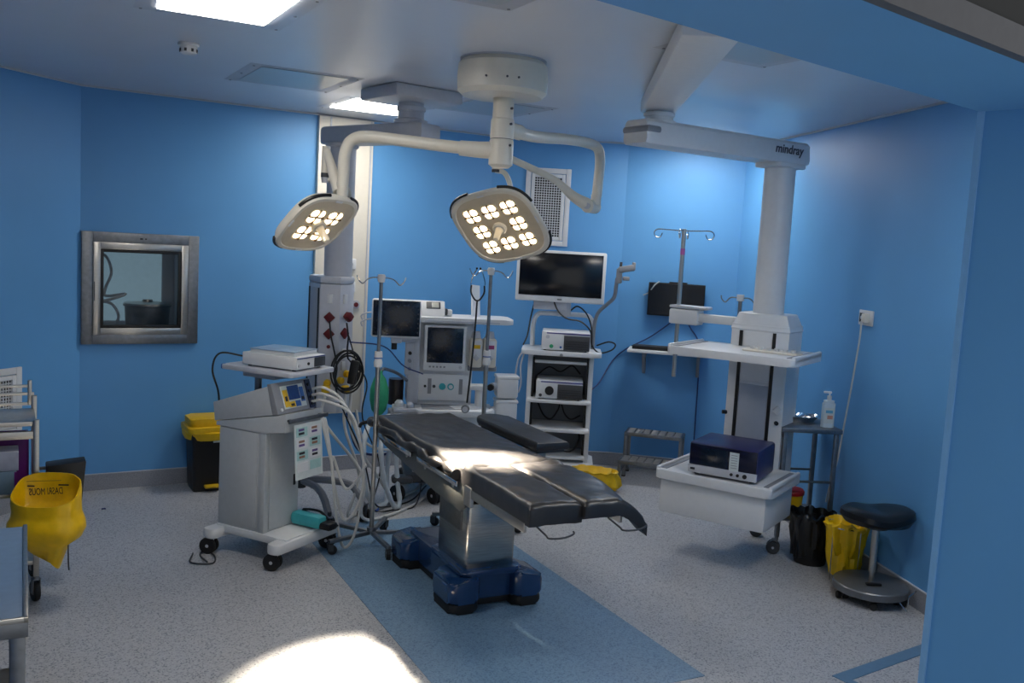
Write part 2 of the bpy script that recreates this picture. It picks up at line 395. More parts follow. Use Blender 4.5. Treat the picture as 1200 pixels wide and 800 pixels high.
# ------------------------------------------------------------------ ceiling panels and detector
def cpanel(c, lit, label, w_=.69, d_=.745, pw=.53, pd=.60):
    t = thing('ceiling_light', label, 'ceiling light', (c[0], c[1], HZ), R(29), 'recessed ceiling light panels')
    obj('frame', frame_ring(-w_ / 2, w_ / 2, -d_ / 2, d_ / 2, (w_ - pw) / 2, 0, .006, .001).xf(M.Translation((0, 0, -.0005)) @ M.Rotation(R(90), 4, 'X') @ M.Rotation(0, 4, 'Z')), CEIL if lit else PGREY, t)
    obj('diffuser', MB().b2(-pw / 2, pw / 2, -pd / 2, pd / 2, -.004, -.0008), LITP if lit else OFFP, t)
    s0 = None
    for x in (-1, 1):
        for y in (-1, 0, 1):
            p = (x * (w_ / 2 - .03), y * (d_ / 2 - .05), -.0062)
            if s0 is None: s0 = obj('screw', MB().cyl((0, 0, 0), (0, 0, -.003), .007, seg=8), MGREY, t); s0.location = p
            else: share('screw', s0, t, p)
    return t
cpanel((-1.30, 4.076), 1, 'lit ceiling light panel at top left edge of the picture', .66, .76, .47, .60)
cpanel((-1.096, 7.02), 1, 'lit ceiling light panel partly hidden behind left pendant mount')
cpanel((1.85, 3.97), 1, 'added lit ceiling panel, unseen above the doorway header')  # added panel out of view, gives extra light on the right side
cpanel((1.40, 7.62), 1, 'lit ceiling light panel in far corner hidden behind the right pendant arm')
cpanel((-1.467, 5.947), 0, 'unlit ceiling panel between smoke detector and lit panel')
cpanel((-.24, 6.74), 0, 'unlit ceiling panel behind the round surgical light mount')
cpanel((-.207, 3.45), 0, 'unlit ceiling panel at top centre beside the header')
cpanel((1.065, 4.32), 0, 'unlit ceiling panel right of the right pendant ceiling arm')
t = thing('smoke_detector', 'round white smoke detector on the ceiling', 'smoke detector', (-1.783, 4.994, HZ))
obj('base_plate', MB().lathe([(0, -.001), (.055, -.001), (.055, -.014), (.05, -.016), (0, -.016)][::-1], seg=28), WHITE, t)
obj('chamber', MB().lathe([(0, -.058), (.03, -.058), (.042, -.05), (.045, -.02), (.045, -.016)], seg=28), WHITE, t)
s0 = obj('slot', MB().b2(.0435, .047, -.006, .006, -.046, -.03), DGREY, t)
for i in range(1, 8): share('slot', s0, t, (0, 0, 0), i * pi / 4)

# ================================================================== operating table
tb = thing('operating_table', 'operating table with black padded top, steel column and dark blue base', 'operating table', (-.13, 5.14, 0), R(27.4))
def lobe(x0, x1, y0, y1, z0, z1, r=.05, slope=0.):
    k = MB().prism(rrect(x1 - x0, y1 - y0, r, 5, (x0 + x1) / 2, (y0 + y1) / 2), z0, z1, bev=.022); return k
k = lobe(-.185, .185, -.22, .62, .055, .20, .035)
# raised pedestal under the column
k.prism(rrect(.36, .50, .05, 5, -.02, .0), .19, .225, bev=.015)
bs = obj('base', k, NAVY, tb)
for (x0, x1, y0, y1) in ((-.285, -.10, -.29, .0), (.10, .285, -.29, .0), (-.285, -.10, .44, .68), (.10, .285, .44, .68)):
    b = bmesh.new(); kk = lobe(x0, x1, y0, y1, .06, .20, .045)
    for v in kk.v:                                     # feet slope down to the outside
        if v.z > .1:
            o_ = max(0, (abs(v.x) - .12) / .165); v.z -= .035 * o_
    b.free(); f = obj('foot', kk, NAVY, tb)
    obj('foot_skirt', lobe(x0 + .006, x1 - .006, y0 + .006, y1 - .006, .004, .064, .042), RUBBER, f)
obj('base_skirt', lobe(-.175, .175, -.2, .6, .012, .06, .04), RUBBER, tb)
cs = obj('column', MB().prism(rrect(.30, .40, .022, 4, -.02, -.005), .222, .585, bev=.004), mat('column steel', '#b4b1aa', .26, 1, var=.2, scale=9, aniso=True), tb)
obj('column_panel', MB().prism(rrect(.012, .30, .004, 2, -.172, .02), .42, .56), mat('column plate', '#7d7c7a', .3, 1, var=.1), cs)
obj('bellows', MB().prism(rrect(.25, .34, .02, 4, -.02, 0), .58, .66), RUBBER, tb)
k = MB(); k.b2(-.12, .08, -.26, .24, .63, .70, .01); k.b2(-.21, .21, -.30, -.24, .66, .72, .008); obj('tilt_head', k, DGREY, tb)
# side plates (back section) tapering to the head
for s in (-1, 1):
    pl = [(-.36, .735), (1.06, .735), (1.06, .70), (.9, .675), (.05, .60), (-.30, .585), (-.36, .62)]
    mx = M(((0, 0, 1, 0), (1, 0, 0, 0), (0, 1, 0, 0), (0, 0, 0, 1)))
    k = MB().prism(pl, s * .255 - .008, s * .255 + .008, mx, bev=.002)
    sp = obj('side_plate', k, mat('grey side plate', '#5d605f', .38, .5, var=.05), tb)
    rl = MB(); rl.b2(s * .275 - .006, s * .275 + .006, -.28, .30, .712, .742, .003); rl.b2(s * .275 - .006, s * .275 + .006, .40, .98, .712, .742, .003)
    obj('side_rail', rl, CHROME, sp)
    for y in (-.2, .2, .5, .9): obj('bolt', MB().cyl((s * .262, y, .70), (s * .268, y, .70), .012, seg=12), STEEL, sp)
    k = MB(); k.b2(s * .262 - .008, s * .262 + .008, -1.02, -.40, .690, .735, .003)
    lr = obj('leg_rail', k, STEEL, tb)
    obj('hinge_plate', MB().b2(s * .262 - .012, s * .262 + .012, -.44, -.36, .64, .745, .006), STEEL, tb)
    w_ = MB().tube([(s * .2, -1.0, .715), (s * .2, -1.10, .70), (s * .2, -1.14, .695), (s * .2 + .07, -1.15, .695), (s * .2 + .13, -1.13, .70), (s * .2 + .135, -1.12, .71)], .0045, 6)
    obj('wire_hook', w_, DGREY, tb)
obj('seat_plate', MB().b2(-.24, .25, -.35, 1.05, .728, .752, .004), DGREY, tb)
obj('leg_plate', MB().b2(-.24, -.01, -1.03, -.38, .728, .752, .004), DGREY, tb)
obj('leg_plate', MB().b2(.02, .25, -1.03, -.38, .728, .752, .004), DGREY, tb)
def pad(x0, x1, y0, y1, z0, z1, nx, ny, seed, wr=.004, r=.03, head=False, droop=None):
    """soft wrinkled cushion"""
    top = []; nzv = V((seed * 3.1, seed * 1.7, 0)); vs = []; fs = []
    for j in range(ny + 1):
        for i in range(nx + 1):
            u, v = i / nx, j / ny
            x, y = x0 + (x1 - x0) * u, y0 + (y1 - y0) * v
            ex = min(u, 1 - u) * (x1 - x0); ey = min(v, 1 - v) * (y1 - y0); e = min(ex, ey)
            z = z1 - (max(0, r - e) / r) ** 2 * r * .7
            z += wr * (noise.noise(V((x * 7, y * 4, 0)) + nzv) + .6 * noise.noise(V((x * 19 + y * 6, y * 12, 2)) + nzv) * (1 + 3.0 * math.exp(-((y + .3) / .2) ** 2)) + 1.1 * abs(noise.noise(V((x * 9 - y * 7, x * 5 + y * 9, 7)) + nzv)) * math.exp(-((y + .35) / .35) ** 2))
            z -= .012 * math.exp(-((y + .3 + .25 * x) / .035) ** 2)
            if droop: x, y, z = droop(x, y, z)
            vs.append(V((x, y, z)))
    n1 = (nx + 1) * (ny + 1)
    for v in vs[:]:
        b = v.copy(); b.z = v.z - (z1 - z0); vs.append(b)
    g = lambda i, j: j * (nx + 1) + i
    for j in range(ny):
        for i in range(nx):
            fs.append([g(i, j), g(i + 1, j), g(i + 1, j + 1), g(i, j + 1)]); fs.append([n1 + g(i, j + 1), n1 + g(i + 1, j + 1), n1 + g(i + 1, j), n1 + g(i, j)])
    for i in range(nx):
        fs.append([g(i, 0), n1 + g(i, 0), n1 + g(i + 1, 0), g(i + 1, 0)]); fs.append([g(i + 1, ny), n1 + g(i + 1, ny), n1 + g(i, ny), g(i, ny)])
    for j in range(ny):
        fs.append([g(0, j + 1), n1 + g(0, j + 1), n1 + g(0, j), g(0, j)]); fs.append([g(nx, j), n1 + g(nx, j), n1 + g(nx, j + 1), g(nx, j + 1)])
    return MB().add(vs, fs)
obj('back_cushion', pad(-.262, .285, -.31, 1.12, .752, .832, 34, 80, 1, .0065), VINYL, tb, ang=60)
obj('leg_cushion', pad(-.265, .015, -1.06, -.30, .75, .83, 20, 50, 2, .006), VINYL, tb, ang=60)
def dr(x, y, z):
    f = max(0, (x - .20) / .14) * max(0, min(1, (-.7 - y) / .3)); g = max(0, (-1.0 - y) / .1) * max(0, x - .05)
    return x + .02 * f, y - .03 * f, z - .11 * f ** 1.6 - .05 * g
obj('leg_cushion', pad(.012, .33, -1.09, -.29, .775, .832, 20, 50, 3, .006, droop=dr), VINYL, tb, ang=60)
# cover hem bunched along the left edge
k = MB().tube([(-.262, 1.08, .79), (-.285, .9, .775), (-.268, .7, .785), (-.29, .5, .772), (-.27, .3, .785), (-.285, .1, .77), (-.265, -.1, .785), (-.28, -.27, .775)], .022, 10, rs=lambda t: .016 + .012 * abs(sin(t * 23)) + .006 * sin(t * 51))
obj('cover_hem', k, VINYL, tb, ang=60)
k = MB().tube([(-.30, 1.02, .79), (-.28, 1.14, .785), (-.15, 1.17, .79), (.05, 1.16, .79)], .022, 10, rs=lambda t: .018 + .01 * abs(sin(t * 13)))
k.tube([(-.29, 1.1, .79), (-.34, 1.14, .77), (-.35, 1.15, .745)], .012, 8)
obj('head_hem', k, VINYL, tb, ang=60)
# arm board on the far side
poly = [(.345, .0), (.565, .0)] + [(.455 + .11 * cos(a), .80 + .12 * sin(a)) for a in [pi * i / 12 for i in range(13)]]
ab = obj('arm_board', MB().prism(poly, .80, .852, bev=.018), VINYL, tb)
obj('arm_board_plate', MB().prism([(.365, .02), (.545, .02), (.545, .8), (.365, .8)], .785, .80), DGREY, ab)
obj('arm_board_clamp', MB().b2(.255, .47, .10, .15, .72, .788, .006), STEEL, ab)

# ================================================================== surgical light
SL = V((-.125, 4.99, HZ))
sl = thing('surgical_light', 'twin-headed surgical lamp hanging from round cream ceiling mount', 'surgical lamp', SL)
obj('ceiling_mount', MB().lathe([(0, -.006), (.215, -.006), (.235, -.03), (.24, -.10), (.235, -.165), (.21, -.188), (.06, -.195), (0, -.195)][::-1], seg=48), CREAM, sl)
obj('mount_ring', MB().lathe([(0, 0), (.228, 0), (.228, -.008), (0, -.008)][::-1], seg=40), PGREY, sl)
for a in (-1.2, -1.45, -1.9): obj('mount_screw', MB().cyl((.236 * cos(a), .236 * sin(a), -.12), (.243 * cos(a), .243 * sin(a), -.12), .006, seg=8), DGREY, sl)
sx = V((.012, 0, 0))
obj('shaft', MB().lathe([(0, -.30), (.055, -.30), (.055, -.19), (.048, -.18), (0, -.18)], tuple(sx), 28), CREAM, sl)
c1 = obj('upper_collar', MB().lathe([(0, -.405), (.062, -.405), (.062, -.31), (.058, -.302), (0, -.302)], tuple(sx), 28), CREAM, sl)
c2 = obj('lower_collar', MB().lathe([(0, -.555), (.045, -.555), (.064, -.54), (.064, -.415), (.06, -.408), (0, -.408)], tuple(sx), 28), CREAM, sl)
obj('collar_ring', MB().lathe([(0, -.409), (.060, -.409), (.060, -.404), (0, -.404)], tuple(sx), 28), DGREY, c2)
for c_, zz in ((c1, -.33), (c1, -.25), (c2, -.44)): obj('screw', MB().cyl((.055, -.045, zz), (.06, -.052, zz), .007, seg=8), DGREY, c_)
HB = SL + sx
# left arm
a0 = HB + V((-.03, 0, -.465)); k = MB()
BL = V((-.985, 5.22, 2.53))
k.tube([a0 + V((-.16, .03, .005)), V((-.45, 5.09, 2.505)), V((-.72, 5.155, 2.53)), V((-.88, 5.195, 2.54)), V((-.955, 5.215, 2.51)), V((-.985, 5.222, 2.44)), V((-.99, 5.225, 2.33)), V((-.992, 5.225, 2.27))], .033, 14, 8)
la = obj('left_arm', k, CREAM, sl, True)
obj('arm_socket', MB().tube([a0, a0 + V((-.09, .016, 0)), a0 + V((-.19, .035, .005))], .042, 14, 2, rs=lambda t: .046 - .006 * t), CREAM, la, True)
# left elbow and spring arm
EL = V((-.992, 5.225, 2.235))
k = MB().cyl(EL + V((0, 0, .05)), EL + V((0, 0, -.035)), .035, .03, 18); k.ball(EL + V((0, 0, -.035)), .03, (1, 1, .6))
obj('left_elbow', k, CREAM, sl, True)
TL = V((-1.115, 5.35, 2.47))
ls = obj('left_spring_arm', MB().tube([EL + V((-.02, .01, .0)), (EL + TL) / 2 + V((-.01, 0, 0)), TL], .025, 12, 4, rs=lambda t: .036 - .014 * t), CREAM, sl, True)
k = MB().cyl(TL + V((0, 0, .02)), TL + V((0, 0, -.13)), .024, .026, 16); obj('spring_arm_tip', k, CREAM, ls, True)
obj('swivel_ring', MB().cyl(TL + V((0, 0, -.13)), TL + V((0, 0, -.155)), .027, .027, 16), DGREY, ls, True)
obj('swivel_cap', MB().cyl(TL + V((0, 0, -.155)), TL + V((0, 0, -.185)), .025, .02, 16), PGREY, ls, True)
# right arm
k = MB(); b0 = HB + V((.03, .01, -.35))
k.tube([b0, V((.06, 5.45, 2.62)), V((.27, 5.9, 2.665)), V((.42, 6.18, 2.68)), V((.50, 6.28, 2.66)), V((.523, 6.305, 2.58)), V((.52, 6.305, 2.45)), V((.515, 6.3, 2.34))], .034, 14, 8)
ra = obj('right_arm', k, CREAM, sl, True)
obj('arm_socket', MB().tube([b0 - V((.02, .02, 0)), b0 + V((.06, .13, 0))], .042, 14, 0), CREAM, ra, True)
ER = V((.512, 6.3, 2.305))
k = MB().cyl(ER + V((0, 0, .05)), ER + V((0, 0, -.02)), .035, .034, 18); k.cyl(ER + V((0, .05, -.03)), ER + V((-.06, -.06, -.03)), .045, .045, 20)
re = obj('right_elbow', k, CREAM, sl, True)
obj('pivot_cap', MB().cyl(ER + V((-.055, -.052, -.03)), ER + V((-.067, -.073, -.03)), .022, .022, 16), PINK if False else PGREY, re, True)
TR = V((-.10, 6.05, 2.55))
rs_ = obj('right_spring_arm', MB().tube([ER + V((-.06, -.03, -.02)), ER + V((-.16, -.06, .03)), (ER + TR) / 2 + V((0, 0, .01)), TR], .03, 12, 5, rs=lambda t: .045 - .022 * min(1, t * 1.6)), CREAM, sl, True)
T2 = V((-.165, 6.03, 2.565))
k = MB().tube([TR, T2 + V((.02, 0, .0)), T2 + V((0, 0, -.04))], .023, 12, 4); k.cyl(T2 + V((0, 0, .0)), T2 + V((0, 0, -.10)), .022, .024, 16)
obj('spring_arm_tip', k, CREAM, rs_, True)
obj('swivel_ring', MB().cyl(T2 + V((0, 0, -.10)), T2 + V((0, 0, -.118)), .026, .026, 16), DGREY, rs_, True)
def lamp_head(cen, e1, e2, size, step, cells, label, yoke, handle_out, off=(0, 0)):
    e1 = V(e1).normalized(); e2 = (V(e2) - e1 * V(e2).dot(e1)).normalized(); n = e1.cross(e2)
    if n.z > 0: n = -n                                   # light direction
    mx = M(((e1.x, e2.x, n.x, cen[0]), (e1.y, e2.y, n.y, cen[1]), (e1.z, e2.z, n.z, cen[2]), (0, 0, 0, 1)))
    # rounded-square dish: rings of a superellipse
    def ring(s, z, N=56):
        out = []
        for i in range(N):
            a = 2 * pi * i / N; c, q = cos(a), sin(a); p = .62
            out.append(V((math.copysign(abs(c) ** p, c) * s, math.copysign(abs(q) ** p, q) * s, z)))
        return out
    def loft(rings, cap0=True, cap1=True):
        N = len(rings[0]); vs = [p for r in rings for p in r]; fs = []
        for j in range(len(rings) - 1):
            for i in range(N): fs.append([j * N + i, j * N + (i + 1) % N, (j + 1) * N + (i + 1) % N, (j + 1) * N + i])
        if cap0: fs.append(list(range(N - 1, -1, -1)))
        if cap1: fs.append(list(range((len(rings) - 1) * N, len(rings) * N)))
        return MB().add(vs, fs)
    S = size / 2
    hd = obj('lamp_head', loft([ring(S * .35, -.085), ring(S * .7, -.075), ring(S * .93, -.045), ring(S, -.015), ring(S, .0), ring(S * .975, .010), ring(S * .90, .012), ring(S * .88, .004)]).xf(mx), CREAM, sl, True)
    hd['label'] = label
    obj('face_panel', loft([ring(S * .885, .003), ring(S * .885, .0065)]).xf(mx), mat('lamp face', '#c9bda6', .35, var=.04), hd, True)
    for a0, a1 in ((15, 75), (105, 150), (200, 262), (285, 345)):
        k = MB(); pts = []
        for i in range(13):
            a = R(a0 + (a1 - a0) * i / 12); c, q = cos(a), sin(a); p = .62
            pts.append(mx @ V((math.copysign(abs(c) ** p, c) * S * 1.01, math.copysign(abs(q) ** p, q) * S * 1.01, -.012)))
        obj('bumper', k.tube(pts, .010, 8, 0), BLACK, hd, True)
    for (i, j) in cells:
        cx, cy = (i + off[0]) * step, (j + off[1]) * step
        d = obj('module_tray', MB().prism(rrect(step * .9, step * .9, step * .25, 4, cx, cy), .006, .0085).xf(mx), mat('lamp tray', '#d6c8ab', .3, var=.05), hd, True)
        k = MB()
        for a in range(4):
            an = R(45 + 90 * a); r_ = step * .235
            k.lathe([(0, .0165), (r_ * .45, .0155), (r_ * .72, .012), (r_ * .82, .008)], (cx + r_ * 1.02 * cos(an), cy + r_ * 1.02 * sin(an), 0), 14)
        obj('led_cluster', k.xf(mx), LED, hd, True)
        h_, t_ = step * .40, step * .035
        k = MB().prism([(cx - t_, cy - h_), (cx + t_, cy - h_), (cx + t_, cy - t_), (cx + h_, cy - t_), (cx + h_, cy + t_), (cx + t_, cy + t_), (cx + t_, cy + h_), (cx - t_, cy + h_), (cx - t_, cy + t_), (cx - h_, cy + t_), (cx - h_, cy - t_), (cx - t_, cy - t_)], .0086, .018)
        obj('lens_divider', k.xf(mx), LENS, hd, True)
    k = MB().lathe([(0, .005), (step * .34, .005), (step * .34, .02), (step * .28, .03), (step * .2, .03)], seg=24); obj('handle_socket', k.xf(mx), CREAM, hd, True)
    k = MB().lathe([(0, .125), (.016, .123), (.02, .11), (.021, .05), (.026, .03), (0, .03)][::-1], seg=18); obj('handle', k.xf(mx), mat('handle cover', '#e9dfc9', .4), hd, True)
    for an in (R(0), R(90), R(180), R(270)):
        k = MB().box((S * .92 * cos(an), S * .92 * sin(an), .014), (.05, .012, .006), .002, rot=an + pi / 2)
        obj('rim_clip', k.xf(mx), WHITE, hd, True)
    # edge grip
    g = V(handle_out); k = MB().tube([mx @ (g * S * .95 + V((0, 0, -.02))), mx @ (g * S * 1.12 + V((0, 0, -.02)))], .02, 10, 0); obj('edge_grip', k, CREAM, hd, True)
    k = MB().tube(list(yoke) + [mx @ V((0, 0, -.08))], .017, 10, 8); obj('lamp_yoke', k, CREAM, sl, True)
    return mx, n
big_c = V((-.115, 5.98, 2.10))
CE = [(i, j) for j in (-1, 0, 1) for i in (-1, 0, 1) if (i, j) != (0, 0)]
mB, nB = lamp_head(big_c, (.116, -.0626, .033), (.066, .0727, -.094), .585, .136, CE, 'large lamp head with eight lit clusters', [T2 + V((0, 0, -.105)), T2 + V((.06, .02, -.12)), T2 + V((.10, .06, -.2)), T2 + V((.13, .13, -.36))], (-.8, .6, 0))
sm_c = V((-1.125, 5.22, 2.045))
mS, nS = lamp_head(sm_c, (.082, .125, -.005), (-.094, .0575, -.101), .44, .135, [(0, -1), (1, -1), (0, 1), (1, 1)] if False else [(-.5, -.5), (.5, -.5), (-.5, .5), (.5, .5)], 'small lamp head with four lit clusters', [TL + V((.0, 0, -.165)), TL + V((.06, 0, -.17)), TL + V((.12, .02, -.21)), TL + V((.14, .02, -.3)), TL + V((.1, .02, -.36))], (.9, -.4, 0))
def spot(name, cen, n, power, ang, blend, parent, col=(1, .86, .66)):
    l = bpy.data.lights.new(name, 'SPOT'); l.energy = power; l.spot_size = R(ang); l.spot_blend = blend; l.shadow_soft_size = .12; l.color = col
    o = bpy.data.objects.new(name, l); COL.objects.link(o); o.parent = parent
    p = V(cen) + n * .05; mq = n.to_track_quat('-Z', 'Y').to_matrix().to_4x4(); mq.translation = p
    o.matrix_local = WM[parent.name].inverted() @ mq; return o
spot('lamp_beam', big_c, (V((-.72, 3.95, 0)) - big_c).normalized(), SPOT_BIG, 15, .3, sl)
spot('lamp_beam', sm_c, (V((-.10, 4.93, .83)) - sm_c).normalized(), SPOT_SMALL, 14.5, 1.0, sl, (1, .82, .6))

# ================================================================== left ceiling pendant
PLc = V((-.74, 6.17, HZ))
pl = thing('ceiling_pendant', 'grey ceiling pendant with dark red sockets left of the room', 'ceiling pendant', PLc)
obj('mount_plate', MB().box((-.0, -.02, -.04), (.50, .46, .078), .012, rot=R(38)), PGREY, pl)
k = MB().lathe([(0, -.215), (.11, -.215), (.11, -.19), (.085, -.18), (.085, -.135), (.095, -.13), (.095, -.105), (.082, -.10), (.082, -.078), (0, -.078)], seg=32)
obj('bearing', k, PGREY, pl)
PC = V((-1.255, 6.55, 0))                                   # column axis
ad = (PC.xy - PLc.xy).normalized(); ar = math.atan2(ad.y, ad.x); al = (PC.xy - PLc.xy).length
k = MB().prism([(-.18, -.09), (-.12, -.10), (al + .10, -.10), (al + .16, -.06), (al + .16, .06), (al + .10, .10), (-.12, .10), (-.18, .09)], -.335, -.215, M.Rotation(ar, 4, 'Z'), bev=.02)
hb = obj('horizontal_arm', k, PGREY, pl)
obj('end_slot', MB().b2(al + .155, al + .163, -.045, .045, -.295, -.255, .01).xf(M.Rotation(ar, 4, 'Z')), DGREY, hb)
lc = PC.xy - PLc.xy
obj('column_collar', MB().lathe([(0, -.365), (.09, -.365), (.115, -.35), (.115, -.33), (0, -.33)], (lc.x, lc.y, 0), 28), PGREY, pl)
obj('column', MB().lathe([(0, -1.26), (.098, -1.26), (.098, -.36), (0, -.36)], (lc.x, lc.y, 0), 32), PGREY, pl)
HM = M.Translation((lc.x - .035, lc.y, 0))
ph = [(-.175, .05), (-.055, -.14), (.085, -.14), (.135, -.06), (.135, .10), (.06, .16), (-.11, .16), (-.175, .10)]
hd = obj('service_head', MB().prism(ph, -2.20, -1.30, HM, bev=.004), PGREY, pl)
obj('head_cap', MB().prism([(x * 1.02, y * 1.02) for x, y in ph], -1.30, -1.245, HM, bev=.02), PGREY, hd)
fa = math.atan2(-.19, .12)
RM = HM @ M.Translation((-.115, -.045, 0)) @ M.Rotation(fa, 4, 'Z')      # face with the black rails
for x in (-.098, .085): obj('mounting_rail', MB().b2(x - .008, x + .008, -.006, .002, -2.18, -1.33).xf(RM), BLACK, hd)
obj('face_panel', MB().b2(-.08, .068, -.004, .002, -2.17, -1.33, .001).xf(RM), mat('pendant panel', '#a9adb6', .4, var=.02), hd)
FM = HM @ M.Translation((.015, -.14, 0))                                  # socket faces
FM2 = HM @ M.Translation((.11, -.10, 0)) @ M.Rotation(math.atan2(.08, .05), 4, 'Z')
def sockets(FM, lst):
    for kind, x, z in lst:
        if kind == 'd':
            s = obj('red_socket', MB().box((x, -.009, z), (.058, .018, .058), .004, rot=M.Rotation(R(45), 3, 'Y')).xf(FM), MAROON, hd)
        if kind == 'w':
            s = obj('white_switch', MB().box((x, -.005, z), (.036, .01, .065), .003).xf(FM), WHITE, hd)
        if kind == 'k': s = obj('knob', MB().cyl((x, 0, z), (x, -.012, z), .013, seg=14).xf(FM), MAROON, hd)
        if kind == 'g':
            s = obj('gas_outlet', MB().cyl((x, 0, z), (x, -.03, z), .026, .022, 16).xf(FM), YEL, hd)
        if kind == 'p': s = obj('red_plug', MB().box((x, -.04, z), (.05, .05, .05), .006, rot=M.Rotation(R(45), 3, 'Y')).xf(FM), MAROON, hd)
sockets(FM, [('w', 0, -1.40), ('d', 0, -1.53), ('d', 0, -1.645), ('k', 0, -1.735)])
sockets(FM2, [('w', 0, -1.40), ('p', 0, -1.52), ('d', 0, -1.64), ('k', .04, -1.55), ('w', .0, -1.78), ('w', .0, -1.87)])
sockets(FM, [('g', .0, -1.99)]); sockets(FM2, [('g', -.03, -1.97), ('g', .035, -1.93)])
WMh = M.Translation(PLc) @ FM; WMh2 = M.Translation(PLc) @ FM2
# yellow gas plugs and pale gas hoses hanging to the floor
def yplug(p, lab):
    return tag(obj('gas_hose', MB().tube(p, .011, 8), WCAB), lab, 'hose', 'pale gas hoses under the left pendant')
gA = WMh @ V((.0, -.05, -2.0)); gB = WMh2 @ V((-.03, -.06, -2.0)); gC = WMh2 @ V((.045, -.05, -1.94))
for g in (gA, gB, gC): obj('yellow_plug', MB().lathe([(0, -.05), (.028, -.05), (.032, -.04), (.032, -.012), (.022, 0), (0, 0)], tuple(g - PLc), 16), YEL, pl)
yplug([gA + V((0, 0, -.05)), gA + V((0, -.02, -.25)), (-.99, 6.30, .35), (-.97, 6.25, .06), (-.80, 6.5, .014), (-.62, 6.95, .014), (-.55, 7.25, .12), (-.53, 7.3, .3)], 'pale gas hose hanging from the leftmost yellow plug to the floor')
yplug([gB + V((0, 0, -.05)), gB + V((.01, -.01, -.3)), (-1.03, 6.42, .3), (-1.08, 6.3, .05), (-1.0, 6.6, .014), (-.75, 7.05, .014), (-.6, 7.3, .1), (-.57, 7.35, .3)], 'pale gas hose hanging straight down from the middle yellow plug')
yplug([gC + V((0, 0, -.05)), gC + V((.01, 0, -.4)), (-.93, 6.75, .2), (-.85, 6.95, .014), (-.70, 7.2, .014), (-.62, 7.38, .2)], 'pale gas hose hanging from the rightmost yellow plug beside the coiled cable')
# black coiled cable hanging on the sockets
def coil(c, ra_, rb, n, jit, seed, ax=V((1, 0, 0)), up=V((0, 0, 1)), dp=V((0, -1, 0))):
    rnd = random.Random(seed); pts = []
    for i in range(n * 14 + 1):
        a = 2 * pi * i / 14; f = 1 + jit * sin(i * .37 + seed)
        pts.append(c + ax * ra_ * f * cos(a) + up * rb * f * sin(a) + dp * (.01 * sin(i * .9) + .02 * i / (n * 14)))
    return pts
cc = WMh2 @ V((-.05, -.09, -1.90))
cx_ = V((.83, .55, 0)).normalized()
k = MB().tube([WMh2 @ V((-.04, -.06, -1.56)), WMh2 @ V((-.05, -.09, -1.66)), WMh2 @ V((-.06, -.1, -1.8))] + coil(cc, .105, .135, 4, .16, 3, cx_), .0065, 6, 2)
tag(obj('power_cable', k, CABLE), 'coiled black power cable hanging on the left pendant sockets', 'cable', 'black cables at left pendant')
k = MB().tube([WMh @ V((.01, -.05, -1.55)), WMh @ V((.03, -.08, -1.65)), WMh @ V((.08, -.1, -1.85)), WMh @ V((.09, -.1, -2.05)), (-1.01, 6.42, .45), (-.93, 6.5, .1), (-.85, 6.7, .012), (-.70, 6.9, .012), (-.62, 7.2, .05)], .006, 6)
tag(obj('power_cable', k, CABLE), 'black cable running from red plug down to the floor', 'cable', 'black cables at left pendant')
k = MB().tube([WMh2 @ V((.03, -.02, -1.66)), WMh2 @ V((.06, -.08, -1.85)), WMh2 @ V((.15, -.1, -2.0)), WMh2 @ V((.14, -.08, -2.25)), (-.93, 6.75, .3), (-.95, 6.6, .02), (-.80, 6.62, .012), (-.66, 6.75, .012), (-.63, 6.9, .15), (-.64, 7.1, .4)], .0055, 6)
tag(obj('power_cable', k, CABLE), 'black cable hanging right of the coil with its loop on floor', 'cable', 'black cables at left pendant')
cb = WMh2 @ V((-.02, -.12, -1.90))
t = thing('cable_brick', 'black power adapter brick hanging amid the coiled cable', 'adapter', cb)
obj('body', MB().box((0, 0, 0), (.06, .045, .17), .012, rot=M.Rotation(R(8), 3, 'Y')), BLACK, t)
k = MB().tube([WMh2 @ V((.03, -.03, -1.70)), (-.93, 6.72, 1.2), (-.80, 6.85, 1.05), (-.66, 6.95, .98)], .005, 6)
tag(obj('data_cable', k, BCAB), 'thin dark cable stretched from pendant to anaesthesia machine', 'cable')
k = MB().tube([(-1.18, 6.7, .7), (-1.1, 6.75, .42), (-.9, 6.9, .36), (-.74, 7.0, .46), (-.66, 7.1, .6)], .009, 8)
tag(obj('gas_hose', k, BCAB), 'dark blue gas hose sagging under the left pendant', 'hose')
k = MB().tube([(-1.12, 6.72, .72), (-1.05, 6.7, .5), (-.9, 6.78, .42), (-.72, 6.95, .44), (-.64, 7.05, .5)], .010, 8)
tag(obj('gas_hose', k, WCAB), 'white gas hose sagging under left pendant beside blue one', 'hose')

# ================================================================== right ceiling pendant
RP = V((1.745, 6.35, 0)); rr = R(-34)
rpd = thing('ceiling_pendant', 'white ceiling pendant with tray shelves and drawer at right', 'ceiling pendant', RP, rr)
rl_ = lambda p: M.Rotation(-rr, 4, 'Z') @ (V(p) - RP)
LM = M.Translation(RP) @ M.Rotation(rr, 4, 'Z')
